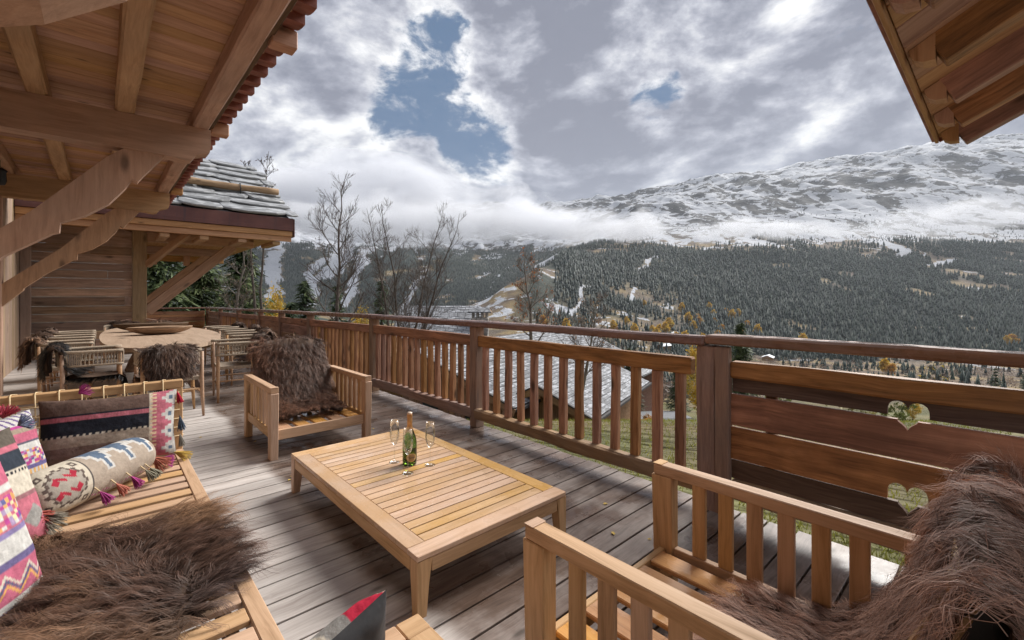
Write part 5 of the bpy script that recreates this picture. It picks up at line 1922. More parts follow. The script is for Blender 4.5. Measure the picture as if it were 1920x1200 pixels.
# cover: woods, pistes, meadows, snow
def piste(r, f):
    """0..1 open ski runs through the woods, as bands that follow the fall line on the ground"""
    u = 960+842*r/np.maximum(f, 1)
    m = np.zeros_like(u)
    def band(f0, u0, f1, u1, w0, w1, bend=0):
        t = (f-f0)/(f1-f0)
        uc = u0+(u1-u0)*t+bend*np.sin(t*math.pi*2)+(fbm(r/160, f/160, oct=3, seed=31)-.5)*26
        w = w0+(w1-w0)*t
        w = w*(.55+.9*fbm(r/120, f/120, oct=3, seed=33))
        return np.where((t > 0) & (t < 1), np.clip(1.6-np.abs(u-uc)/w, 0, 1), 0)
    for args in ((2150, 505, 4300, 520, 13, 20, 5), (2050, 560, 3400, 612, 10, 12, 14), (2300, 632, 3700, 700, 8, 12, 8), (2050, 742, 3100, 790, 7, 6, 6),
                 (2900, 600, 4200, 690, 16, 26, 10), (1480, 905, 2500, 1018, 13, 17, 8), (2000, 1010, 3000, 1035, 22, 26, 4), (1250, 1060, 1650, 1110, 3, 4, 6), (2000, 1190, 2300, 1235, 6, 6, 2), (1500, 1180, 1750, 1205, 4, 4, 3),
                 (2400, 1690, 3000, 1640, 12, 10, 8), (2250, 1735, 2440, 1800, 14, 16, 0)):
        m = np.maximum(m, band(*args))
    return m


def forest_density(r, f, z):
    u = 960+842*r/np.maximum(f, 1)
    d = np.ones_like(u)
    tl = 330+60*(fbm(r/420, f/420, oct=4, seed=41)-.5)*4   # ragged tree line
    tl = np.where(u < 1000, tl+130, tl)
    d *= np.clip((tl-z)/70, 0, 1)
    patch = fbm(r/300, f/300, oct=4, seed=44)
    valley = np.clip((f-900)/380, 0, 1)
    d *= np.clip(valley + np.clip((patch-.50)*9, 0, .7)*np.clip((f-420)/150, 0, 1), 0, 1)
    # thin, broken woods on the mid slopes in the centre
    mid = np.clip(1-np.abs(u-1180)/150, 0, 1)*np.clip((1850-f)/300, 0, 1)
    d *= 1-np.clip(mid*1.6, 0, 1)*np.clip((.60-patch)*9, 0, .96)
    # the brown meadow on the spur
    mead = np.clip(1-np.abs(u-(935+(f-1500)*.10))/68, 0, 1)*np.clip((f-1000)/200, 0, 1)*np.clip((1950-f)/200, 0, 1)
    d *= 1-np.clip(mead*2.5, 0, 1)
    glade = fbm(r/140, f/140, oct=3, seed=47)
    d *= np.clip((.74-glade)*14, 0, 1)
    d *= 1-np.clip(piste(r, f)*1.3, 0, 1)
    # pasture on the valley floor at the right
    past = np.clip((u-1640)/120, 0, 1)*np.clip((f-640)/60, 0, 1)*np.clip((960-f)/60, 0, 1)
    d *= 1-past
    return d


def ground_cover():
    r, f, z = RR, FF, Z
    u = 960+842*r/np.maximum(np.abs(f), 1)
    n1 = fbm(r/45, f/45, oct=5, seed=51); n2 = fbm(r/230, f/230, oct=4, seed=52); n3 = fbm(r/2.2, f/2.2, oct=4, seed=53)
    C = np.zeros(z.shape+(3,))
    grass = np.array([.085, .085, .035]); moss = np.array([.16, .155, .06]); dryg = np.array([.23, .165, .075]); scrub = np.array([.115, .082, .058])
    wood_ = np.array([.035, .043, .032]); rock = np.array([.042, .041, .043]); snow = np.array([.76, .78, .82])
    a = np.clip((n3-.3)*2.2, 0, 1)[..., None]
    nearc = grass*(1-a)+moss*a
    n5 = fbm(r/5.5, f/5.5, oct=4, seed=58); bp = np.clip((n5-.47)*6, 0, 1)[..., None]
    nearc = nearc*(1-bp*.8)+np.array([.15, .105, .06])*bp*.8
    b = np.clip((n1-.42)*5, 0, 1)[..., None]
    midc = dryg*b+scrub*(1-b)
    t = np.clip((Q-45)/120, 0, 1)[..., None]
    C = nearc*(1-t)+midc*t
    far_ = (np.abs(PH) < 1.1)
    dens = np.where(far_ & (Q > 380), forest_density(r, np.maximum(f, 1), z), 0)
    C = C*(1-dens[..., None])+wood_*dens[..., None]
    # snow: scattered low down, complete high up, broken by rock on steep ground
    p = np.where(Q > 900, piste(r, np.maximum(f, 1)), 0)
    gz = np.gradient(Z, axis=1)/np.maximum(np.gradient(D, axis=1), .1)
    gx = np.gradient(Z, axis=0)/np.maximum(D*np.gradient(PH, axis=0), .5)
    steep = np.hypot(gz, gx)
    alt = np.clip((z-230)/240, 0, 1)
    s = -.55+alt*1.75+(n1-.5)*.9
    low = np.clip((n1-.56)*9, 0, 1)*np.clip((Q-700)/500, 0, 1)*np.clip((1250-u)/200, 0, 1)*np.clip((u-850)/60, 0, 1)
    s = np.maximum(s, low*1.2-.55)
    s = np.maximum(s, np.where(Q > 900, p*1.9-.62, -1))
    s = s-np.clip(dens*1.4, 0, .9)*.9
    streak = ridged((r+.6*z)/95, (z-.25*r)/52, 4, 71)
    crag = np.clip((z-390)/150, 0, 1)*np.clip((n2-.34)*6, .15, 1)
    crag = crag*(1-.55*np.clip((z-1150)/350, 0, 1))
    rk = ((steep-.50)*1.6+(streak-.40)*2.2+(n2-.5)*4.2+.42)*crag
    s = s-np.clip(rk+.25*crag, 0, 1.5)*1.05
    s = np.where(z > 330, np.clip(s-.08, -.55, .5), s)
    bare = np.clip((z-300)/150, 0, 1)[..., None]
    C = C*(1-bare)+rock*bare
    return C, s


C, SNOWF = ground_cover()
P = np.stack([FF*ST+RR*CT, FF*CT-RR*ST, Z], -1).reshape(-1, 3)
nph, nq = PH.shape
idx = np.arange(nph*nq).reshape(nph, nq)
nxt = np.roll(idx, -1, axis=0)
F = np.stack([idx[:, :-1], idx[:, 1:], nxt[:, 1:], nxt[:, :-1]], -1).reshape(-1, 4)
F = F[:, ::-1]


def terrain_material():
    m, T = newmat('terrain')
    at = T.n('ShaderNodeAttribute', attribute_name='col')
    ge = T.n('ShaderNodeNewGeometry')
    n1 = T.noise((ge, 'Position'), .035, 10, .65)
    n2 = T.noise((ge, 'Position'), 2.4, 8, .65)
    hs = T.n('ShaderNodeHueSaturation', ins={'Color': (at, 0)})
    T.t.links.new(T.math('ADD', T.math('MULTIPLY_ADD', (n2, 0), .7, .35), T.math('MULTIPLY', (n1, 0), .6))[0].outputs[0], hs.inputs['Value'])
    sn = T.n('ShaderNodeAttribute', attribute_name='snow')
    mp = T.n('ShaderNodeMapping', ins={'Vector': (ge, 'Position'), 'Scale': (1/130, 1/130, 1/75)})
    n3 = T.noise((mp, 0), 1.0, 10, .66, .9)
    mp4 = T.n('ShaderNodeMapping', ins={'Vector': (ge, 'Position'), 'Scale': (1/22, 1/22, 1/12)})
    n4 = T.noise((mp4, 0), 1.0, 6, .7, .3)
    f = T.math('ADD', (sn, 2), T.math('MULTIPLY', T.math('SUBTRACT', (n3, 0), .5), 7.0))
    f = T.math('ADD', f, T.math('MULTIPLY', T.math('SUBTRACT', (n4, 0), .5), 1.8))
    sf = T.maprange(f, -.06, .16)
    c = T.mix(sf, (hs, 0), (.40, .415, .45))
    finish(T, c, .85, (n3, 0), .8, 22, .2)


terrain_material()
if True:
    me = fast_mesh('hillside', P, F, C.reshape(-1, 3), True)
    sa = me.attributes.new('snow', 'FLOAT', 'POINT')
    sa.data.foreach_set('value', np.where(Q > 600, SNOWF, -3).astype(np.float32).ravel())
    hill = put('hillside', me, None, None, W['terrain'])
    # close the hole under the house
    tag(hill, 'ground of the whole valley: grass by the deck, wooded slopes and snowy mountain', None, None, 'structure')
    bmv = [(RR[i, 0]*CT+FF[i, 0]*ST, FF[i, 0]*CT-RR[i, 0]*ST, Z[i, 0]) for i in range(0, nph, 6)]
    put('house_plot', py_mesh('house_plot', bmv, [tuple(range(len(bmv)))]), None, None, W['stone_wall'])['kind'] = 'structure'

# ---- grass blades on the bank beside the deck
rg = np.random.default_rng(77)
N = 26000
bu = rg.uniform(860, 1900, N); bd = 3.2+rg.uniform(0, 1, N)**1.4*12
br = (bu-960)/842*bd; bf = bd
X = bf*ST+br*CT; Y = bf*CT-br*ST
ok = X > 3.0
br, bf, X, Y = br[ok], bf[ok], X[ok], Y[ok]
zz_ = ground_rf(br, bf)
N = len(X)
h = rg.uniform(.02, .075, N); a = rg.uniform(0, 6.28, N); lean = rg.normal(0, .03, (N, 2)); w = rg.uniform(.004, .010, N)
A = np.stack([X-np.cos(a)*w, Y-np.sin(a)*w, zz_-.01], 1); B = np.stack([X+np.cos(a)*w, Y+np.sin(a)*w, zz_-.01], 1); Cc = np.stack([X+lean[:, 0], Y+lean[:, 1], zz_+h], 1)
V = np.stack([A, B, Cc], 1).reshape(-1, 3); F3 = np.arange(N*3).reshape(-1, 3)
gc = np.array([.15, .17, .03])*(1-(m_ := fbm(X*.9, Y*.9, oct=3, seed=3)[:, None]))+np.array([.36, .34, .07])*m_
gc = gc*rg.uniform(.7, 1.3, (N, 1))
gr = put('grass', fast_mesh('grass', V, F3, np.repeat(gc, 3, 0)), None, None, W['leaf_card'])
tag(gr, None, None, None, 'stuff')

# ================================================================== FAR WOODS
def forest(name, r, f, hmin, hmax, seed, c0, c1):
    rg = np.random.default_rng(seed)
    n = len(r)
    z = ground_rf(r, f)-1.0
    Hh = rg.uniform(hmin, hmax, n)
    Rr = Hh*rg.uniform(.15, .24, n)
    sides = 4
    Vs = []
    a0 = rg.uniform(0, 6.28, n)
    for (t, k) in ((.05, 1.0), (.40, .66)):
        for s in range(sides):
            a = a0+6.283*s/sides+t*2
            jit = rg.uniform(.75, 1.3, n)
            Vs.append(np.stack([np.cos(a)*Rr*k*jit, np.sin(a)*Rr*k*jit, Hh*(t+rg.uniform(-.03, .03, n))], 1))
    for t in (.66, 1.0):
        Vs.append(np.stack([rg.normal(0, .02, n)*Hh, rg.normal(0, .02, n)*Hh, Hh*t], 1))
    V = np.stack(Vs, 1)
    x = f*ST+r*CT; y = f*CT-r*ST
    V = V+np.stack([x, y, z], 1)[:, None, :]
    k = V.shape[1]
    tri = [(s, (s+1) % 4, 8) for s in range(4)]+[(4+s, 4+(s+1) % 4, 9) for s in range(4)]
    tri = np.array(tri)
    F = (tri[None]+(np.arange(n)*k)[:, None, None]).reshape(-1, 3)
    m = rg.uniform(0, 1, n)[:, None]
    c = c0*(1-m)+c1*m
    shade = np.ones((1, k, 1)); 
    cc = (c[:, None, :]*shade)*rg.uniform(.8, 1.25, (n, k, 1))
    me = fast_mesh(name, V.reshape(-1, 3), F, np.clip(cc, 0, 1).reshape(-1, 3))
    o = put(name, me, None, None, W['needles'])
    return tag(o, None, None, None, 'stuff')


def scatter(n, u0, u1, f0, f1, seed, powf=1.0):
    rg = np.random.default_rng(seed)
    u = rg.uniform(u0, u1, n); f = (f0**2+(f1**2-f0**2)*rg.uniform(0, 1, n)**powf)**.5
    r = (u-960)/842*f
    z = ground_rf(r, f)
    d = forest_density(r, f, z)
    k = rg.uniform(0, 1, n) < d
    return r[k], f[k]


GD0, GD1 = np.array([.009, .018, .017]), np.array([.027, .043, .032])
r_, f_ = scatter(35000, 1040, 2010, 900, 2950, 1)
forest('spruce_forest', r_, f_, 13, 33, 2, GD0, GD1)
r_, f_ = scatter(24000, 430, 1060, 1900, 4000, 3)
forest('spruce_forest', r_, f_, 14, 24, 4, GD0, GD1*.9)
r_, f_ = scatter(9000, 1000, 2150, 430, 1200, 5)
forest('spruce_forest', r_, f_, 9, 19, 6, GD0*1.1, GD1*1.1)
rgx = np.random.default_rng(19)
u = rgx.uniform(1150, 2050, 900); f = rgx.uniform(330, 1000, 900); r = (u-960)/842*f
k = fbm(r/90, f/90, oct=3, seed=66) > .52
forest('valley_spruces', r[k], f[k], 8, 16, 20, GD0*1.2, GD1*1.3)
# sparse stragglers at and above the tree line
rg = np.random.default_rng(15)
u = rg.uniform(1100, 2050, 6500); f = rg.uniform(2400, 3700, 6500); r = (u-960)/842*f
k = rg.uniform(0, 1, 6500) < np.clip((fbm(r/200, f/200, oct=3, seed=61)-.46)*7, 0, 1)*np.clip((3600-f)/700, 0, 1)
forest('treeline_spruces', r[k], f[k], 9, 17, 16, GD0, GD1)


def scrub(name, n, u0, u1, f0, f1, seed, cols, hmin, hmax, thr, per=46):
    """leafless scrub and birch as loose sprays of twigs"""
    rg = np.random.default_rng(seed)
    u = rg.uniform(u0, u1, n); f = (f0**2+(f1**2-f0**2)*rg.uniform(0, 1, n))**.5; r = (u-960)/842*f
    k = (fbm(r/110, f/110, oct=3, seed=seed) > thr) & (piste(r, f) < .3)
    r, f = r[k], f[k]; n = len(r)
    z = ground_rf(r, f)
    Hh = rg.uniform(hmin, hmax, n)
    x = f*ST+r*CT; y = f*CT-r*ST
    ci = np.repeat(np.arange(n), per)
    dirs = rg.normal(0, 1, (n*per, 3)); dirs /= np.linalg.norm(dirs, axis=1, keepdims=True)
    rad = rg.uniform(.25, 1, n*per)**.5
    p = dirs*rad[:, None]*np.stack([Hh*.42, Hh*.42, Hh*.46], 1)[ci]
    p[:, 2] += Hh[ci]*.52
    p += np.stack([x, y, z], 1)[ci]
    s = Hh[ci]*rg.uniform(.03, .10, n*per)
    e1 = rg.normal(0, 1, (n*per, 3))*s[:, None]; e2 = rg.normal(0, 1, (n*per, 3))*s[:, None]
    V = np.stack([p, p+e1, p+e2], 1).reshape(-1, 3)
    F = np.arange(len(V)).reshape(-1, 3)
    cols = np.array(cols)
    c = cols[rg.integers(0, len(cols), n)][ci]*rg.uniform(.7, 1.3, (n*per, 1))
    o = put(name, fast_mesh(name, V, F, np.repeat(np.clip(c, 0, 1), 3, 0)), None, None, W['leaf_card'])
    return tag(o, None, None, None, 'stuff')


MAUVE = [(.17, .13, .115), (.21, .16, .135), (.14, .115, .10), (.26, .19, .13)]
scrub('bare_scrub', 4200, 1000, 2050, 300, 1150, 21, MAUVE, 4, 9, .47)
scrub('bare_scrub', 1500, 860, 1380, 800, 1700, 22, MAUVE+[(.30, .20, .11)], 5, 10, .5)
scrub('bare_scrub', 1100, 900, 1400, 70, 300, 23, MAUVE, 2.5, 6, .5, 80)


# ---- trees that can be told apart
def leafy_mesh(name, n, w, h, z0, size, cols, seed, density=.6, shape=1.0):
    """crown of separate leaf-sized faces in clumps"""
    rg = np.random.default_rng(seed)
    nc = max(10, n//40)
    cd = rg.normal(0, 1, (nc, 3)); cd /= np.linalg.norm(cd, axis=1, keepdims=True)
    cr = rg.uniform(.25, 1, nc)**(1/2.2)
    t = cd[:, 2]*cr*.5+.5
    prof = np.clip(np.sin(np.clip(t, .02, .98)**shape*math.pi), .05, 1)**.6
    cc = np.stack([cd[:, 0]*cr*w/2*prof, cd[:, 1]*cr*w/2*prof, z0+t*h], 1)
    ci = rg.integers(0, nc, n)
    p = cc[ci]+rg.normal(0, 1, (n, 3))*np.array([w, w, h*.8])*.055
    e1 = rg.normal(0, 1, (n, 3))*size; e2 = rg.normal(0, 1, (n, 3))*size
    V = np.stack([p-e1*.5, p+e1*.5, p+e2], 1).reshape(-1, 3)
    cols = np.array(cols)
    cl = cols[rg.integers(0, len(cols), nc)][ci]*rg.uniform(.75, 1.25, (n, 1))
    return fast_mesh(name, V, np.arange(len(V)).reshape(-1, 3), np.repeat(np.clip(cl, 0, 1), 3, 0))


YEL = [(.62, .40, .05), (.54, .33, .04), (.66, .47, .08), (.44, .29, .05)]
lm0 = leafy_mesh('crown', 1100, 6.6, 10, 1.5, .9, YEL, 3); lm0.materials.append(W['leaf_card'])
lm1 = leafy_mesh('crown', 900, 7.5, 8, 1.0, .95, [(.56, .28, .06), (.56, .36, .08), (.40, .22, .06)], 4); lm1.materials.append(W['leaf_card'])
tr_v, tr_f = tube_arrays([(0, 0, -.5), (.05, 0, 4), (0, .05, 9)], [.22, .15, .04], 6)
trunk_me = py_mesh('trunk', tr_v, tr_f, True); trunk_me.materials.append(W['bark_grey'])


def std_tree(name, label, cat, r, f, s, crown, group, rot=0.0):
    z = float(ground_rf(np.array([r]), np.array([f]))[0])
    t = thing(name, label, cat, cf(r, f, z-.2), rot, group)
    t.scale = (s, s, s)
    put('trunk', trunk_me, t); put('crown', crown, t)
    return t


lr = random.Random(5)
ylist = [(1362, 572, 1500), (1384, 573, 1480), (1338, 578, 1450), (1307, 590, 1380), (1312, 600, 1330), (1300, 612, 1250), (1236, 610, 1180), (1222, 612, 1160), (1248, 606, 1190), (1352, 602, 1280), (1390, 607, 1240), (1340, 590, 1370), (1175, 590, 1250), (1050, 596, 900), (1062, 590, 930), (1208, 560, 1500), (1420, 600, 1270), (1660, 684, 560), (1672, 688, 540), (1900, 646, 1190), (1888, 648, 1170), (1505, 622, 1100), (1285, 628, 1000), (1268, 620, 1050)]
ylist += [(1330, 566, 1550), (1372, 580, 1420), (1345, 615, 1180), (1290, 596, 1330), (1318, 622, 1100), (1255, 598, 1240), (1400, 590, 1350), (1232, 622, 1020), (1278, 574, 1480), (1150, 600, 1120), (1190, 606, 1100), (1020, 585, 1000)]
ORD = ['first', 'second', 'third', 'fourth', 'fifth', 'sixth', 'seventh', 'eighth', 'ninth', 'tenth', 'eleventh', 'twelfth', 'thirteenth', 'fourteenth', 'fifteenth', 'sixteenth', 'seventeenth', 'eighteenth', 'nineteenth', 'twentieth', 'twenty-first', 'twenty-second', 'twenty-third', 'twenty-fourth']+['twenty-'+w for w in ('fifth', 'sixth', 'seventh', 'eighth', 'ninth')]+['thirtieth']+['thirty-'+w for w in ('first', 'second', 'third', 'fourth', 'fifth', 'sixth', 'seventh')]
for yi, (u, v, f) in enumerate(sorted(ylist)):
    std_tree('yellow_larch', 'small yellow autumn tree on the far valley slope, %s from the left' % ORD[yi], 'tree', (u-960)/842*f, f, lr.uniform(2.0, 3.2)*(1.0 if f > 900 else .6), lr.choice((lm0, lm0, lm1)), 'far yellow trees on the valley slope', lr.uniform(0, 6))


def spruce_mesh(name, h, w, seed, nb=1500, cols=((.030, .048, .022), (.050, .075, .030), (.075, .10, .042)), droop=.35, card=1.0, z0=.06):
    """whorled branches carrying many small needle sprays"""
    rg = np.random.default_rng(seed)
    whorls = int(nb/34)
    Vs, Cs = [], []
    cols = np.array(cols)
    for k in range(whorls):
        t = z0+(1-z0)*(k/whorls)**.92
        R_ = w/2*(1-t)**.82*rg.uniform(.8, 1.12)+.04
        nb_ = rg.integers(5, 8)
        for b in range(nb_):
            a = rg.uniform(0, 6.283); L_ = R_*rg.uniform(.7, 1.12)
            m = max(3, int(7*L_/(w/2)+2))
            s = np.linspace(.12, 1, m)
            bxp = np.cos(a)*L_*s; byp = np.sin(a)*L_*s
            bz = t*h-droop*L_*s**1.4+.12*L_*s**3
            c = cols[rg.integers(0, len(cols))]*rg.uniform(.75, 1.25)
            for q in range(m):
                for e in range(4):
                    cp = np.array([bxp[q], byp[q], bz[q]])+rg.normal(0, .05*L_+.012*w, 3)
                    sz = (.06*w*card)*rg.uniform(.6, 1.3)
                    d1 = np.array([np.cos(a+rg.normal(0, .7)), np.sin(a+rg.normal(0, .7)), -.35+rg.normal(0, .3)])*sz*1.6
                    d2 = np.array([-np.sin(a), np.cos(a), rg.normal(0, .4)])*sz*.55
                    Vs += [cp-d2*.5, cp+d2*.5, cp+d1]
                    Cs += [c, c, c*1.25]
    V = np.array(Vs); C_ = np.clip(np.array(Cs), 0, 1)
    me = fast_mesh(name, V, np.arange(len(V)).reshape(-1, 3), C_)
    me.materials.append(W['needles'])
    return me


sp_a = spruce_mesh('crown', 10, 4.6, 1, 1500)
sp_b = spruce_mesh('crown', 10, 3.6, 2, 1100)
sp_c = spruce_mesh('crown', 10, 5.2, 3, 2600, ((.035, .055, .022), (.065, .09, .034), (.10, .125, .05)), .45, .8)
sp_low = spruce_mesh('crown', 10, 4.4, 4, 330, card=1.7)
tv2, tf2 = tube_arrays([(0, 0, -.4), (0, 0, 5), (0, 0, 9.6)], [.2, .12, .02], 6)
sp_trunk = py_mesh('trunk', tv2, tf2, True); sp_trunk.materials.append(W['bark_dark'])


def spruce(label, u, vtop, f, h, crown, group, rot=0.0):
    r = (u-960)/842*f
    ztop = EYE-(vtop-557)/842*f
    zg = float(ground_rf(np.array([r]), np.array([f]))[0])
    hh = max(h, ztop-zg) if h == 0 else h
    t = thing('spruce_tree', label, 'tree', cf(r, f, ztop-hh), rot, group)
    s = hh/10
    t.scale = (s, s, s)
    put('trunk', sp_trunk, t); put('crown', crown, t)
    return t


G1 = 'spruces just beyond the deck'
spruce('big dense spruce behind the wing brace, leftmost', 300, 395, 34, 0, sp_c, G1, .3)
spruce('tall spruce with hanging branches beside the grey leafless trunk', 455, 436, 33, 0, sp_c, G1, 1.2)
spruce('broad spruce filling the gap under the wing roof between two others', 376, 418, 38, 0, sp_c, G1, 2.2)
spruce('small dark pointed spruce to the right of the yellow tree', 571, 527, 60, 0, sp_a, G1, 2)
spruce('narrow spruce half behind the trunk of the left bare tree', 632, 532, 46, 0, sp_b, G1, 3)
spruce('loose green spruce left of the right bare tree trunk', 716, 522, 48, 0, sp_b, G1, 4)
spruce('low young spruce behind the left bays of the railing', 545, 566, 40, 0, sp_a, G1, 5)
spruce('bright green spruce just right of the double railing post', 1388, 606, 52, 0, sp_c, G1, 1)
spruce('dark spruce behind the snowy roof seen through the balusters', 1180, 652, 42, 0, sp_a, G1, 2)
spruce('spruce beside the red-brown chalet seen through the last balusters', 1272, 668, 44, 0, sp_a, G1, 3)
spruce('olive spruce on the bank behind the top rail', 1140, 632, 62, 0, sp_b, G1, 3)
lr = random.Random(8)
lone = sorted([(lr.uniform(1190, 1960), lr.uniform(170, 430), lr.uniform(8, 15)) for i in range(18)])
for i, (u, f, h) in enumerate(lone):
    r = (u-960)/842*f
    zg = float(ground_rf(np.array([r]), np.array([f]))[0])
    t = thing('spruce_tree', 'single spruce on the lower valley slope behind the railing, %s from the left' % ORD[i], 'tree', cf(r, f, zg-.3), lr.uniform(0, 6), 'spruces on the lower valley slope')
    s = h/10; t.scale = (s, s, s)
    put('trunk', sp_trunk, t); put('crown', sp_low, t)

# yellow trees near by
yn = leafy_mesh('crown', 5200, 5.4, 9.5, .8, .16, YEL+[(.55, .42, .10), (.36, .30, .07)], 9); yn.materials.append(W['leaf_card'])


def near_yellow(label, u, vtop, f, wscale=1.0):
    r = (u-960)/842*f
    ztop = EYE-(vtop-557)/842*f
    zg = float(ground_rf(np.array([r]), np.array([f]))[0])
    s = (ztop-zg)/10.3
    t = thing('yellow_larch', label, 'tree', cf(r, f, zg), 0.4, 'yellow trees near the deck')
    t.scale = (s*wscale, s*wscale, s)
    put('trunk', trunk_me, t); put('crown', yn, t)


near_yellow('bright yellow autumn tree beyond the far end of the deck', 516, 541, 62, .62)
near_yellow('golden yellow tree glowing behind the double railing post', 1312, 640, 33, .82)
near_yellow('low yellow tree top showing just over the handrail left of the chalet roofs', 678, 577, 75, .7)
near_yellow('yellow bush seen through the upper heart cut-out', 1712, 742, 30, 1.1)


# ---- leafless trees
def bare_tree(name, label, base, height, spread, seed, leaf, leaf_n, trunk_r, group=None, stems=1, mat='bark_dark', vase=.0, lean=(0, 0), lowest=.3, nside=15, upk=.55, fine=1.0):
    """stems leading shoots reach the top; side limbs leave them at an angle and fork into twigs"""
    rnd_ = random.Random(seed)
    root = thing(name, label, 'tree', base, 0, group)
    tv, tf_, bv, bf_ = [], [], [], []
    tips = []
    rmin = .0085*max(height, 6)/12*fine
    def addtube(pts, rad, sides, V, F):
        v, f = tube_arrays(pts, [max(q, rmin) for q in rad], sides, False)
        o = len(V); V += v; F += [tuple(i+o for i in q) for q in f]
    def shoot(p, d, L_, r, lev):
        n = 6 if lev == 1 else 4
        pts, rad = [p.copy()], [r]
        dd = d.copy()
        for i in range(n):
            dd = (dd+Vector((rnd_.gauss(0, .11), rnd_.gauss(0, .11), .07+rnd_.gauss(0, .05)))).normalized()
            p = p+dd*L_/n
            pts.append(p.copy()); rad.append(r*(1-.75*(i+1)/n))
        addtube(pts, rad, 5 if lev == 1 else 3, bv, bf_)
        tips.append(p.copy())
        if lev >= 4 or L_ < .035*height: return
        m = {1: 6, 2: 5, 3: 2}[lev]
        for i in range(m):
            t = rnd_.uniform(.15, .85)
            k = min(n-1, int(t*n)); q = pts[k].lerp(pts[k+1], t*n-k)
            ax_ = (pts[k+1]-pts[k]).normalized(); o = ax_.orthogonal().normalized(); w = ax_.cross(o); an = rnd_.uniform(0, 6.283)
            nd = (ax_*.75+(o*math.cos(an)+w*math.sin(an))*rnd_.uniform(.45, .8)+Vector((0, 0, .25))).normalized()
            shoot(q, nd, L_*(1-.45*t)*rnd_.uniform(.5, .85), rad[k]*.55, lev+1)
    for s in range(stems):
        an0 = 6.283*s/stems+.6
        top = Vector((lean[0]+vase*math.cos(an0)*(stems > 1), lean[1]+vase*math.sin(an0)*(stems > 1), 1.0))*height*(1 if s == 0 else rnd_.uniform(.82, .95))
        n = 14
        fork = .16 if stems > 1 else 0
        pts, rad = [], []
        wx = wy = 0
        for i in range(n+1):
            t = i/n
            wx += rnd_.gauss(0, .008)*height; wy += rnd_.gauss(0, .008)*height
            g = max(0, (t-fork)/(1-fork))**1.0
            pts.append(Vector((top.x*g+wx*t, top.y*g+wy*t, top.z*t-.3*(1-t))))
            rad.append(trunk_r*(1-.93*t)*(1 if stems == 1 or t < fork else .75))
        addtube(pts, rad, 8, tv, tf_)
        tips.append(pts[-1].copy())
        for i in range(nside):
            t = lowest+(1-lowest)*(i+rnd_.random())/nside*.97
            k = min(n-1, int(t*n)); q = pts[k].lerp(pts[k+1], t*n-k)
            an = i*2.4+rnd_.uniform(-.5, .5)
            nd = Vector((math.cos(an), math.sin(an), upk+rnd_.uniform(.0, .45)))
            L_ = height*spread*(1-t)**.75*rnd_.uniform(.7, 1.15)+height*.035
            shoot(q, nd.normalized(), L_, max(rad[k]*.5, rmin), 1)
    put('trunk', py_mesh('trunk', tv, tf_, True), root, None, W[mat])
    put('branches', py_mesh('branches', bv, bf_, False), root, None, W[mat])
    if leaf_n:
        Vl, Cl = [], []
        for i in range(leaf_n):
            p = rnd_.choice(tips)
            p = p+Vector((rnd_.gauss(0, .05), rnd_.gauss(0, .05), rnd_.gauss(-.06, .05)))
            s = rnd_.uniform(.04, .075)*leaf[1]
            e1 = Vector((rnd_.gauss(0, 1), rnd_.gauss(0, 1), rnd_.gauss(0, 1))).normalized()*s
            e2 = Vector((rnd_.gauss(0, 1), rnd_.gauss(0, 1), rnd_.gauss(-.6, 1))).normalized()*s*1.6
            Vl += [p-e1*.5, p+e1*.5, p+e2]
            c = np.array(leaf[0])*rnd_.uniform(.6, 1.4)
            Cl += [c]*3
        put('dry_leaves', fast_mesh('dry_leaves', np.array([tuple(v) for v in Vl]), np.arange(len(Vl)).reshape(-1, 3), np.clip(np.array(Cl), 0, 1)), root, None, W['leaf_card'])
    return root


def place_bare(u, vtop, f, vbase=None):
    r = (u-960)/842*f
    zg = float(ground_rf(np.array([r]), np.array([f]))[0])
    ztop = EYE-(vtop-557)/842*f
    return cf(r, f, zg), ztop-zg


G2 = 'leafless trees behind the railing'
DK = (.085, .05, .04)
b, h = place_bare(636, 318, 24)
bare_tree('bare_tree', 'tall leafless tree with a few dark leaves, left of the pair behind the railing', b, h, .27, 12, (DK, .85), 220, .17, G2, 1, 'bark_brown', lowest=.38, nside=19, upk=.75, fine=.75)
b, h = place_bare(748, 362, 23)
bare_tree('bare_tree', 'bushy leafless tree with fine spreading twigs, right of the pair behind the railing', b, h, .25, 23, (DK, .75), 140, .15, G2, 4, 'bark_brown', vase=.24, lowest=.34, nside=14, upk=.9, lean=(.06, -.05), fine=.55)
b, h = place_bare(1004, 470, 13.5)
bare_tree('bare_tree', 'leafless tree with scattered orange leaves in front of the snowy chalet roofs', b, h, .30, 31, ((.36, .13, .05), .75), 330, .10, G2, 1, 'bark_grey', lowest=.45, nside=12, upk=.5)
b, h = place_bare(1085, 545, 16)
bare_tree('bare_tree', 'low wide leafless tree reaching over the handrail to the right of the chalet roofs', b, h, .42, 44, ((.38, .19, .07), .8), 160, .10, G2, 2, 'bark_grey', vase=.2, lowest=.4, nside=9, upk=.35, lean=(.12, -.10))
b, h = place_bare(436, 446, 22)
bare_tree('bare_tree', 'pale grey leafless tree standing in front of the spruces by the wing', b, h, .22, 52, ((.30, .20, .10), .8), 150, .17, G2, 1, 'bark_grey', lowest=.45, nside=14, upk=.5)
b, h = place_bare(484, 286, 30)
bare_tree('bare_tree', 'tree top with dark leaf clusters peeping over the stone slate roof', b, h, .10, 64, (DK, 1.6), 420, .2, G2, 2, vase=.03, lowest=.72, nside=12, upk=1.2)
b, h = place_bare(1755, 800, 12)
bare_tree('bare_tree', 'thin leafless sapling on the bank behind the heart cut-outs', b, max(h, 1.8), .3, 75, ((.45, .33, .08), .8), 120, .03, G2, 1, 'bark_grey', lowest=.2, nside=9, fine=.5)
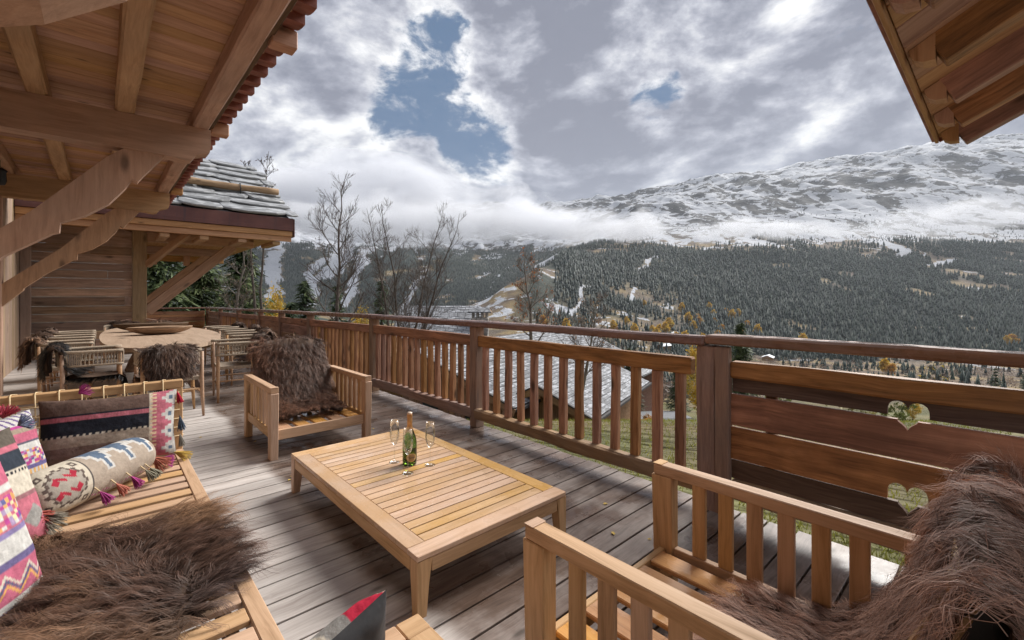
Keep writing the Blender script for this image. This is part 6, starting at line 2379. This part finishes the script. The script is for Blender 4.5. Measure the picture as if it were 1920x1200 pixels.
# low scrub on the bank below the deck
for i, (u, f, s, c) in enumerate(((1228, 19, .45, (.46, .24, .07)), (1215, 25, .5, (.40, .22, .08)), (1150, 21, .5, (.20, .15, .10)), (1590, 26, 1.1, (.25, .22, .08)), (1700, 22, 1.0, (.14, .16, .05)), (1830, 24, 1.2, (.22, .19, .08)), (1450, 28, 1.0, (.16, .17, .06)))):
    me = leafy_mesh('bush_leaves', 900, 2.4, 1.8, .0, .09, [c, tuple(x*.7 for x in c), tuple(min(1, x*1.3) for x in c)], 80+i)
    me.materials.append(W['leaf_card'])
    r = (u-960)/842*f
    zg = float(ground_rf(np.array([r]), np.array([f]))[0])
    t = thing('bush', ('orange autumn bush beside the road seen between the last balusters', 'rusty bush to the left of the orange one by the road', 'brown bush below the lower chalet gable', 'olive bush behind the plank bay, leftmost', 'green bush behind the heart cut-outs', 'olive bush behind the right end of the plank bay', 'green bush behind the double post')[i], 'bush', cf(r, f, zg), i, 'bushes on the bank below the deck')
    t.scale = (s, s, s)
    put('bush_leaves', me, t)

# ================================================================== ROAD AND CHALETS BELOW
rl = [(1205, 52), (1228, 40), (1246, 30), (1262, 23.5), (1284, 19.3), (1335, 16.4), (1430, 14.8), (1570, 14)]
ctr = []
for (u, f) in rl:
    r = (u-960)/842*f
    ctr.append(Vector(((f*ST+r*CT), (f*CT-r*ST), 0)))
dense = []
for i in range(len(ctr)-1):
    for q in range(10):
        dense.append(ctr[i].lerp(ctr[i+1], q/10))
dense.append(ctr[-1])
V, Fq = [], []
for i, p in enumerate(dense):
    t = (dense[min(i+1, len(dense)-1)]-dense[max(i-1, 0)]).normalized()
    s = Vector((-t.y, t.x, 0))
    for k in range(7):
        q = p+s*(k/6-.5)*4.4
        fr = q.x*ST+q.y*CT; rr_ = q.x*CT-q.y*ST
        V.append((q.x, q.y, float(ground_rf(np.array([rr_]), np.array([fr]))[0])+.10))
for i in range(len(dense)-1):
    for k in range(6):
        Fq.append((i*7+k, i*7+k+1, (i+1)*7+k+1, (i+1)*7+k))
road = put('road', py_mesh('road', V, Fq, True), None, None, W['asphalt'])
tag(road, None, None, None, 'structure')


def chalet(name, label, E, ridge_dir, half, length, eave_z, ridge_z, ground_z, mats, group, courses=16, over=.5, windows=(), overhang_front=.6, chimney=None):
    """E: (r,f) of the near right eave corner; ridge_dir in the (r,f) plane; the roof rises to the left of it"""
    t = thing(name, label, 'house', cf(E[0], E[1], ground_z), 0, group)
    base = Vector(cf(E[0], E[1], ground_z))
    rd = Vector((ridge_dir[0], ridge_dir[1])).normalized(); pd = Vector((-rd.y, rd.x))   # left of the ridge direction
    def P(a, l, z):   # a across from the right eave, l along the ridge
        q = Vector(E)+pd*a+rd*l
        return Vector(cf(q.x, q.y, z))-base
    rise = (ridge_z-eave_z)/half
    n = courses
    for side in (0, 1):
        for k in range(n):
            a0 = half*k/n; a1 = half*(k+1.35)/n
            a1 = min(a1, half)
            if side == 0: A0, A1 = a0, a1
            else: A0, A1 = 2*half-a0, 2*half-a1
            z0, z1 = eave_z+rise*a0+.05, eave_z+rise*a1+.02
            am = (A0+A1)/2; zm = (z0+z1)/2
            wdt = abs(A1-A0)
            m0 = P(am, -overhang_front+random.Random(k+side).uniform(-.03, .03), zm); m1 = P(am, length, zm)
            x = (m1-m0).normalized(); yv = (P(A1, 0, z1)-P(A0, 0, z0)).normalized()
            zv = x.cross(yv)
            if zv.z < 0: yv = -yv; zv = -zv
            M = Matrix((x, yv, zv)).transposed().to_4x4(); M.translation = (m0+m1)/2
            me = beam_mesh((m1-m0).length, wdt+.04, .05, .01, 1, .012, 14, k*2+side)
            if not me.materials: me.materials.append(W['snowy_slate'])
            put('slate_course', me, t, M)
    # boarding under the slates and its trim
    def slab(name_, pts, mat, th):
        V = [tuple(p) for p in pts]+[tuple(p-Vector((0, 0, th))) for p in pts]
        m = len(pts)
        F = [tuple(range(m)), tuple(range(2*m-1, m-1, -1))]+[(i, i+m, (i+1) % m+m, (i+1) % m) for i in range(m)]
        return put(name_, py_mesh(name_, V, F), t, None, W[mat])
    o = -overhang_front+.02
    slab('roof_boarding', [P(.03, o, eave_z-.0), P(half, o, ridge_z), P(half, length-.03, ridge_z), P(.03, length-.03, eave_z)], mats[0], .12)
    slab('roof_boarding', [P(2*half-.03, o, eave_z), P(2*half-.03, length-.03, eave_z), P(half, length-.03, ridge_z-.004), P(half, o, ridge_z-.004)], mats[0], .12)
    for A0, A1 in ((-.02, half), (2*half+.02, half)):
        beam('verge_board', t, W[mats[0]], P(A0, o-.03, eave_z-.1), P(A1, o-.03, ridge_z-.1), .05, .26)
        beam('verge_cap', t, W['roof_batten'], P(A0, o-.035, eave_z+.07), P(A1, o-.035, ridge_z+.07), .12, .06)
    beam('gutter', t, W['roof_batten'], P(-.08, o, eave_z-.02), P(-.08, length, eave_z-.02), .12, .1)
    # walls with planks
    wi = .75
    gable = [P(wi, .0, ground_z-2.5), P(2*half-wi, .0, ground_z-2.5), P(2*half-wi, 0, eave_z+rise*wi-.1), P(half, 0, ridge_z-.14), P(wi, 0, eave_z+rise*wi-.1)]
    def wall(name_, pts, mat, inward):
        V = [tuple(p) for p in pts]+[tuple(p+inward) for p in pts]
        m = len(pts)
        F = [tuple(range(m)), tuple(range(2*m-1, m-1, -1))]+[(i, i+m, (i+1) % m+m, (i+1) % m) for i in range(m)]
        return put(name_, py_mesh(name_, V, F), t, None, W[mat])
    inn = P(0, .2, 0)-P(0, 0, 0)
    wall('gable_wall', gable, mats[1], inn)
    side_in = P(.2, 0, 0)-P(0, 0, 0)
    wall('side_wall', [P(wi, .21, ground_z-2.5), P(wi, length-.5, ground_z-2.5), P(wi, length-.5, eave_z+rise*wi-.13), P(wi, .21, eave_z+rise*wi-.13)], mats[1], side_in)
    wall('side_wall', [P(2*half-wi-.2, .21, ground_z-2.5), P(2*half-wi-.2, length-.5, ground_z-2.5), P(2*half-wi-.2, length-.5, eave_z+rise*wi-.13), P(2*half-wi-.2, .21, eave_z+rise*wi-.13)], mats[1], side_in)
    # board joints on the gable
    zc = ground_z
    nb = int((2*half-2*wi)/.32)
    for i in range(1, nb):
        a = wi+i*.32
        ztop = (eave_z+rise*a if a < half else eave_z+rise*(2*half-a))-.2
        beam('gable_board', t, W[mats[1]], P(a, -.018, ground_z-1.5), P(a, -.018, ztop), .27, .03, up=tuple(inn.normalized()))
    for A in (.45, half, 2*half-.45):
        za = eave_z+rise*min(A, 2*half-A)-.32
        beam('purlin_end', t, W[mats[0]], P(A, o+.03, za), P(A, .1, za), .2, .24)
    for (a, l, z, w, h_) in windows:
        fr = beam('window', t, W[mats[2]], P(a-w/2, -.05, z), P(a+w/2, -.05, z), .08, h_)
        g = put('pane', beam_mesh(w-.16, .03, h_-.16, .005), fr, Matrix.Translation((0, -.055 if False else 0, 0)))
        if not g.data.materials: g.data.materials.append(W['window_dark'])
        loc_n = fr.matrix_basis.to_3x3().inverted() @ (-inn.normalized())
        g.matrix_basis = Matrix.Translation(loc_n*.035)
    return t, P


rdir = (.5, .866)
TM = ('far_timber', 'far_timber', 'far_timber_red')
chalet('chalet', 'large timber chalet below the deck with a broad snow-dusted slate roof', (.38, 17.0), rdir, 5.0, 12.0, -2.8, -.90, -5.6, TM, None, 20, windows=((2.2, 0, -3.7, .9, .9), (4.4, 0, -3.4, 1.0, 1.1), (6.6, 0, -3.5, .9, .9)))
chalet('chalet', 'low gabled annex with beige boards and snowy roof in front of the large chalet', (3.28, 16.9), rdir, 2.3, 8.0, -3.2, -2.18, -6.2, TM, None, 11, windows=((1.5, 0, -4.2, .8, .9), (3.0, 0, -4.3, .7, .9)))
chalet('chalet', 'chalet behind the large one whose snowy roof shows under the handrail', (4.6, 33), (.8, .6), 5.5, 7, -3.7, -1.75, -8.0, TM, None, 16)
hC, PC = chalet('chalet', 'farther chalet with the stone chimney, its ridge just above the handrail', (-7.6, 30.5), (.995, .10), 4.6, 5.6, -1.5, .62, -8.0, TM, None, 16)
chalet('chalet', 'small red-brown chalet with a snowy roof beyond the road', (12.6, 43.0), (.55, .83), 3.2, 8.5, -6.2, -4.9, -10.6, ('far_timber_red',)*3, None, 10, windows=((2.2, 0, -8.0, .9, 1.0), (4.3, 0, -8.0, .9, 1.0)))

chm = thing('chimney', 'stone chimney with a little slate cap on short posts rising above the farther chalet', 'chimney', cf(-2.35, 33.0, -1.4))
chb = chm.location
beam('chimney_shaft', chm, W['chimney_stone'], (0, 0, -1.2), (0, 0, 1.25), 1.25, 1.05, up=(ST, CT, 0), bev=.06, rough=.02, seg=8, seed=3)
for i in range(14):
    r_ = random.Random(i)
    a = i*2.4
    beam('stone', chm, W['chimney_stone'], (r_.uniform(-.45, .45)-.0, r_.uniform(-.45, .45), .3+i*.065), (r_.uniform(-.45, .45), r_.uniform(-.45, .45), .33+i*.065), 1.28*r_.uniform(.6, 1), .12, bev=.03, rough=.01, seg=2, seed=i)
for sx in (-.5, -.17, .17, .5):
    for sy in (-.4, .4):
        v = Vector((sx*CT+sy*ST, -sx*ST+sy*CT, 0))
        beam('cap_post', chm, W['chimney_stone'], v+Vector((0, 0, 1.25)), v+Vector((0, 0, 1.66)), .12, .12, bev=.01)
ri = Vector((CT, -ST, 0)); fo = Vector((ST, CT, 0))
for s in (-1, 1):
    a = fo*(s*.72)+Vector((0, 0, 1.69)); b_ = Vector((0, 0, 2.02))
    V = [tuple(a-ri*.85), tuple(a+ri*.85), tuple(b_+ri*.62), tuple(b_-ri*.62)]
    V += [(x, y, z-.07) for x, y, z in V]
    F = [(0, 1, 2, 3), (7, 6, 5, 4), (0, 4, 5, 1), (1, 5, 6, 2), (2, 6, 7, 3), (3, 7, 4, 0)]
    put('cap_slab', py_mesh('cap_slab', V, F), chm, None, W['snowy_slate'])
for s in (-1, 1):
    V = [tuple(ri*(s*.84)+fo*.7+Vector((0, 0, 1.66))), tuple(ri*(s*.84)-fo*.7+Vector((0, 0, 1.66))), tuple(ri*(s*.62)+Vector((0, 0, 1.98)))]
    V += [(x-ri.x*s*.08, y-ri.y*s*.08, z) for x, y, z in V]
    put('cap_gable', py_mesh('cap_gable', V, [(0, 1, 2), (5, 4, 3), (0, 3, 4, 1), (1, 4, 5, 2), (2, 5, 3, 0)]), chm, None, W['far_timber'])

# ---- chalets scattered far off on the lower slopes
lr = random.Random(17)
for i, (u, f) in enumerate(((1118, 1250), (1150, 1150), (1212, 1080), (1268, 1180), (1300, 1020), (1246, 930), (1440, 900))):
    r = (u-960)/842*f
    zg = float(ground_rf(np.array([r]), np.array([f]))[0])
    t = thing('far_chalet', 'tiny snow-roofed chalet on the far valley slope, %s from the left' % ORD[i], 'house', cf(r, f, zg), lr.uniform(0, 3), 'far chalets on the valley slope')
    wd, dp = lr.uniform(10, 14), lr.uniform(12, 17)
    t.scale = (1.4, 1.4, 1.4)
    bx('wall', t, W['far_timber'], (-dp/2, dp/2), (-wd/2, wd/2), (-2, 5.5), bev=.05)
    for s in (-1, 1):
        beam('roof', t, W['snow'], (-dp/2-1, s*wd*.28, 7.2), (dp/2+1, s*wd*.28, 7.2), wd*.66, .5, up=(0, s*.42, 1), bev=.05)
    prism('gable', t, W['far_timber'], [(-wd/2, 5.4), (wd/2, 5.4), (0, 8.2)], 0, -dp/2, dp/2)

# stone retaining wall by the road
rw = thing('retaining_wall', 'low pale stone retaining wall between the annex and the road', 'wall', cf(6.3, 22, -7.2))
rb = rw.location
for k in range(5):
    for i in range(9):
        r_ = random.Random(k*20+i)
        a = Vector(cf(5.2+i*.28, 20.0+i*.62, -7.3+k*.3+.15))-rb
        b_ = Vector(cf(5.2+(i+1)*.28-.02, 20.0+(i+1)*.62-.04, -7.3+k*.3+.15+r_.uniform(-.03, .03)))-rb
        beam('stone', rw, W['stone_wall'], a, b_, .4+r_.uniform(0, .08), .285, bev=.05, rough=.02, seg=2, seed=r_.randrange(8))

# ================================================================== LOW CLOUD AND AIR
def mist_material(name, density, scale, seed, rough=.62, aniso=.25, soft=(.25, 1.0), thr=.42):
    m = bpy.data.materials.new(name); m.use_nodes = True
    T = NT(m.node_tree)
    tc = T.n('ShaderNodeTexCoord'); ge = T.n('ShaderNodeNewGeometry')
    ln = T.n('ShaderNodeVectorMath', operation='LENGTH', ins={0: (tc, 'Object')})
    fall = T.maprange((ln, 1), soft[1], soft[0], 0, 1)
    off = T.n('ShaderNodeVectorMath', operation='ADD', ins={0: (ge, 'Position'), 1: (seed*1000.0, seed*370.0, 0)})
    mp = T.n('ShaderNodeMapping', ins={'Vector': (off, 0), 'Scale': (1/scale, 1/scale, 1.9/scale)})
    nz = T.noise((mp, 0), 1.0, 6, rough, .5)
    v = T.math('ADD', fall, T.math('MULTIPLY', T.math('SUBTRACT', (nz, 0), .5), 3.6))
    d = T.math('MULTIPLY', T.maprange(v, thr, 1.05), density)
    pv = T.n('ShaderNodeVolumePrincipled')
    pv.inputs['Color'].default_value = (.88, .89, .92, 1)
    pv.inputs['Anisotropy'].default_value = aniso
    T.t.links.new(d[0].outputs[d[1]], pv.inputs['Density'])
    o = T.n('ShaderNodeOutputMaterial')
    T.link(pv, 0, o, 'Volume')
    return m


def mist(u, v, f, wu, hv, depth, density, scale, seed, tilt=0.0, **k):
    r = (u-960)/842*f; z = EYE-(v-557)/842*f
    sx, sy, sz = wu/842*f/2, depth/2, hv/842*f/2
    bm = bmesh.new(); bmesh.ops.create_icosphere(bm, subdivisions=3, radius=1.0)
    me = bpy.data.meshes.new('low_cloud'); bm.to_mesh(me); bm.free()
    me.materials.append(mist_material('mist_%d' % seed, density, scale, seed, **k))
    M = Matrix.Translation(cf(r, f, z)) @ Matrix.Rotation(-TH, 4, 'Z') @ Matrix.Rotation(tilt, 4, 'Y') @ Matrix.Diagonal((sx, sy, sz, 1))
    o = put('low_cloud', me, None, M)
    return tag(o, None, None, None, 'stuff')


mist(830, 420, 2900, 1040, 128, 800, .0075, 460, 1, .02, thr=.27)
mist(1110, 420, 2600, 600, 96, 600, .0062, 340, 2, .05, thr=.44)
mist(560, 372, 3400, 900, 180, 1000, .008, 560, 3, .0, thr=.22)
mist(1810, 402, 2650, 600, 118, 500, .0036, 240, 4, -.10, thr=.52)
mist(1420, 430, 2450, 560, 60, 400, .0065, 240, 5, .0, thr=.40)

HZ = 2150.0
bm = bmesh.new(); bmesh.ops.create_cube(bm, size=1.0)
me = bpy.data.meshes.new('haze'); bm.to_mesh(me); bm.free()
hm = bpy.data.materials.new('haze'); hm.use_nodes = True
T = NT(hm.node_tree)
pv = T.n('ShaderNodeVolumePrincipled')
pv.inputs['Color'].default_value = (.84, .91, 1.0, 1)
pv.inputs['Density'].default_value = .00003
pv.inputs['Anisotropy'].default_value = .2
o_ = T.n('ShaderNodeOutputMaterial'); T.link(pv, 0, o_, 'Volume')
me.materials.append(hm)
zmin = float(Z.min())-2
ext = float(np.abs(P[:, :2]).max())*2+200
hz = put('haze', me, None, Matrix.Translation((0, 0, (zmin+HZ)/2)) @ Matrix.Diagonal((ext, ext, HZ-zmin, 1)))
tag(hz, None, None, None, 'stuff')
print("terrain", sum({o.data.name: len(o.data.loops)-2*len(o.data.polygons) for o in bpy.data.objects if o.type == "MESH"}.values()))
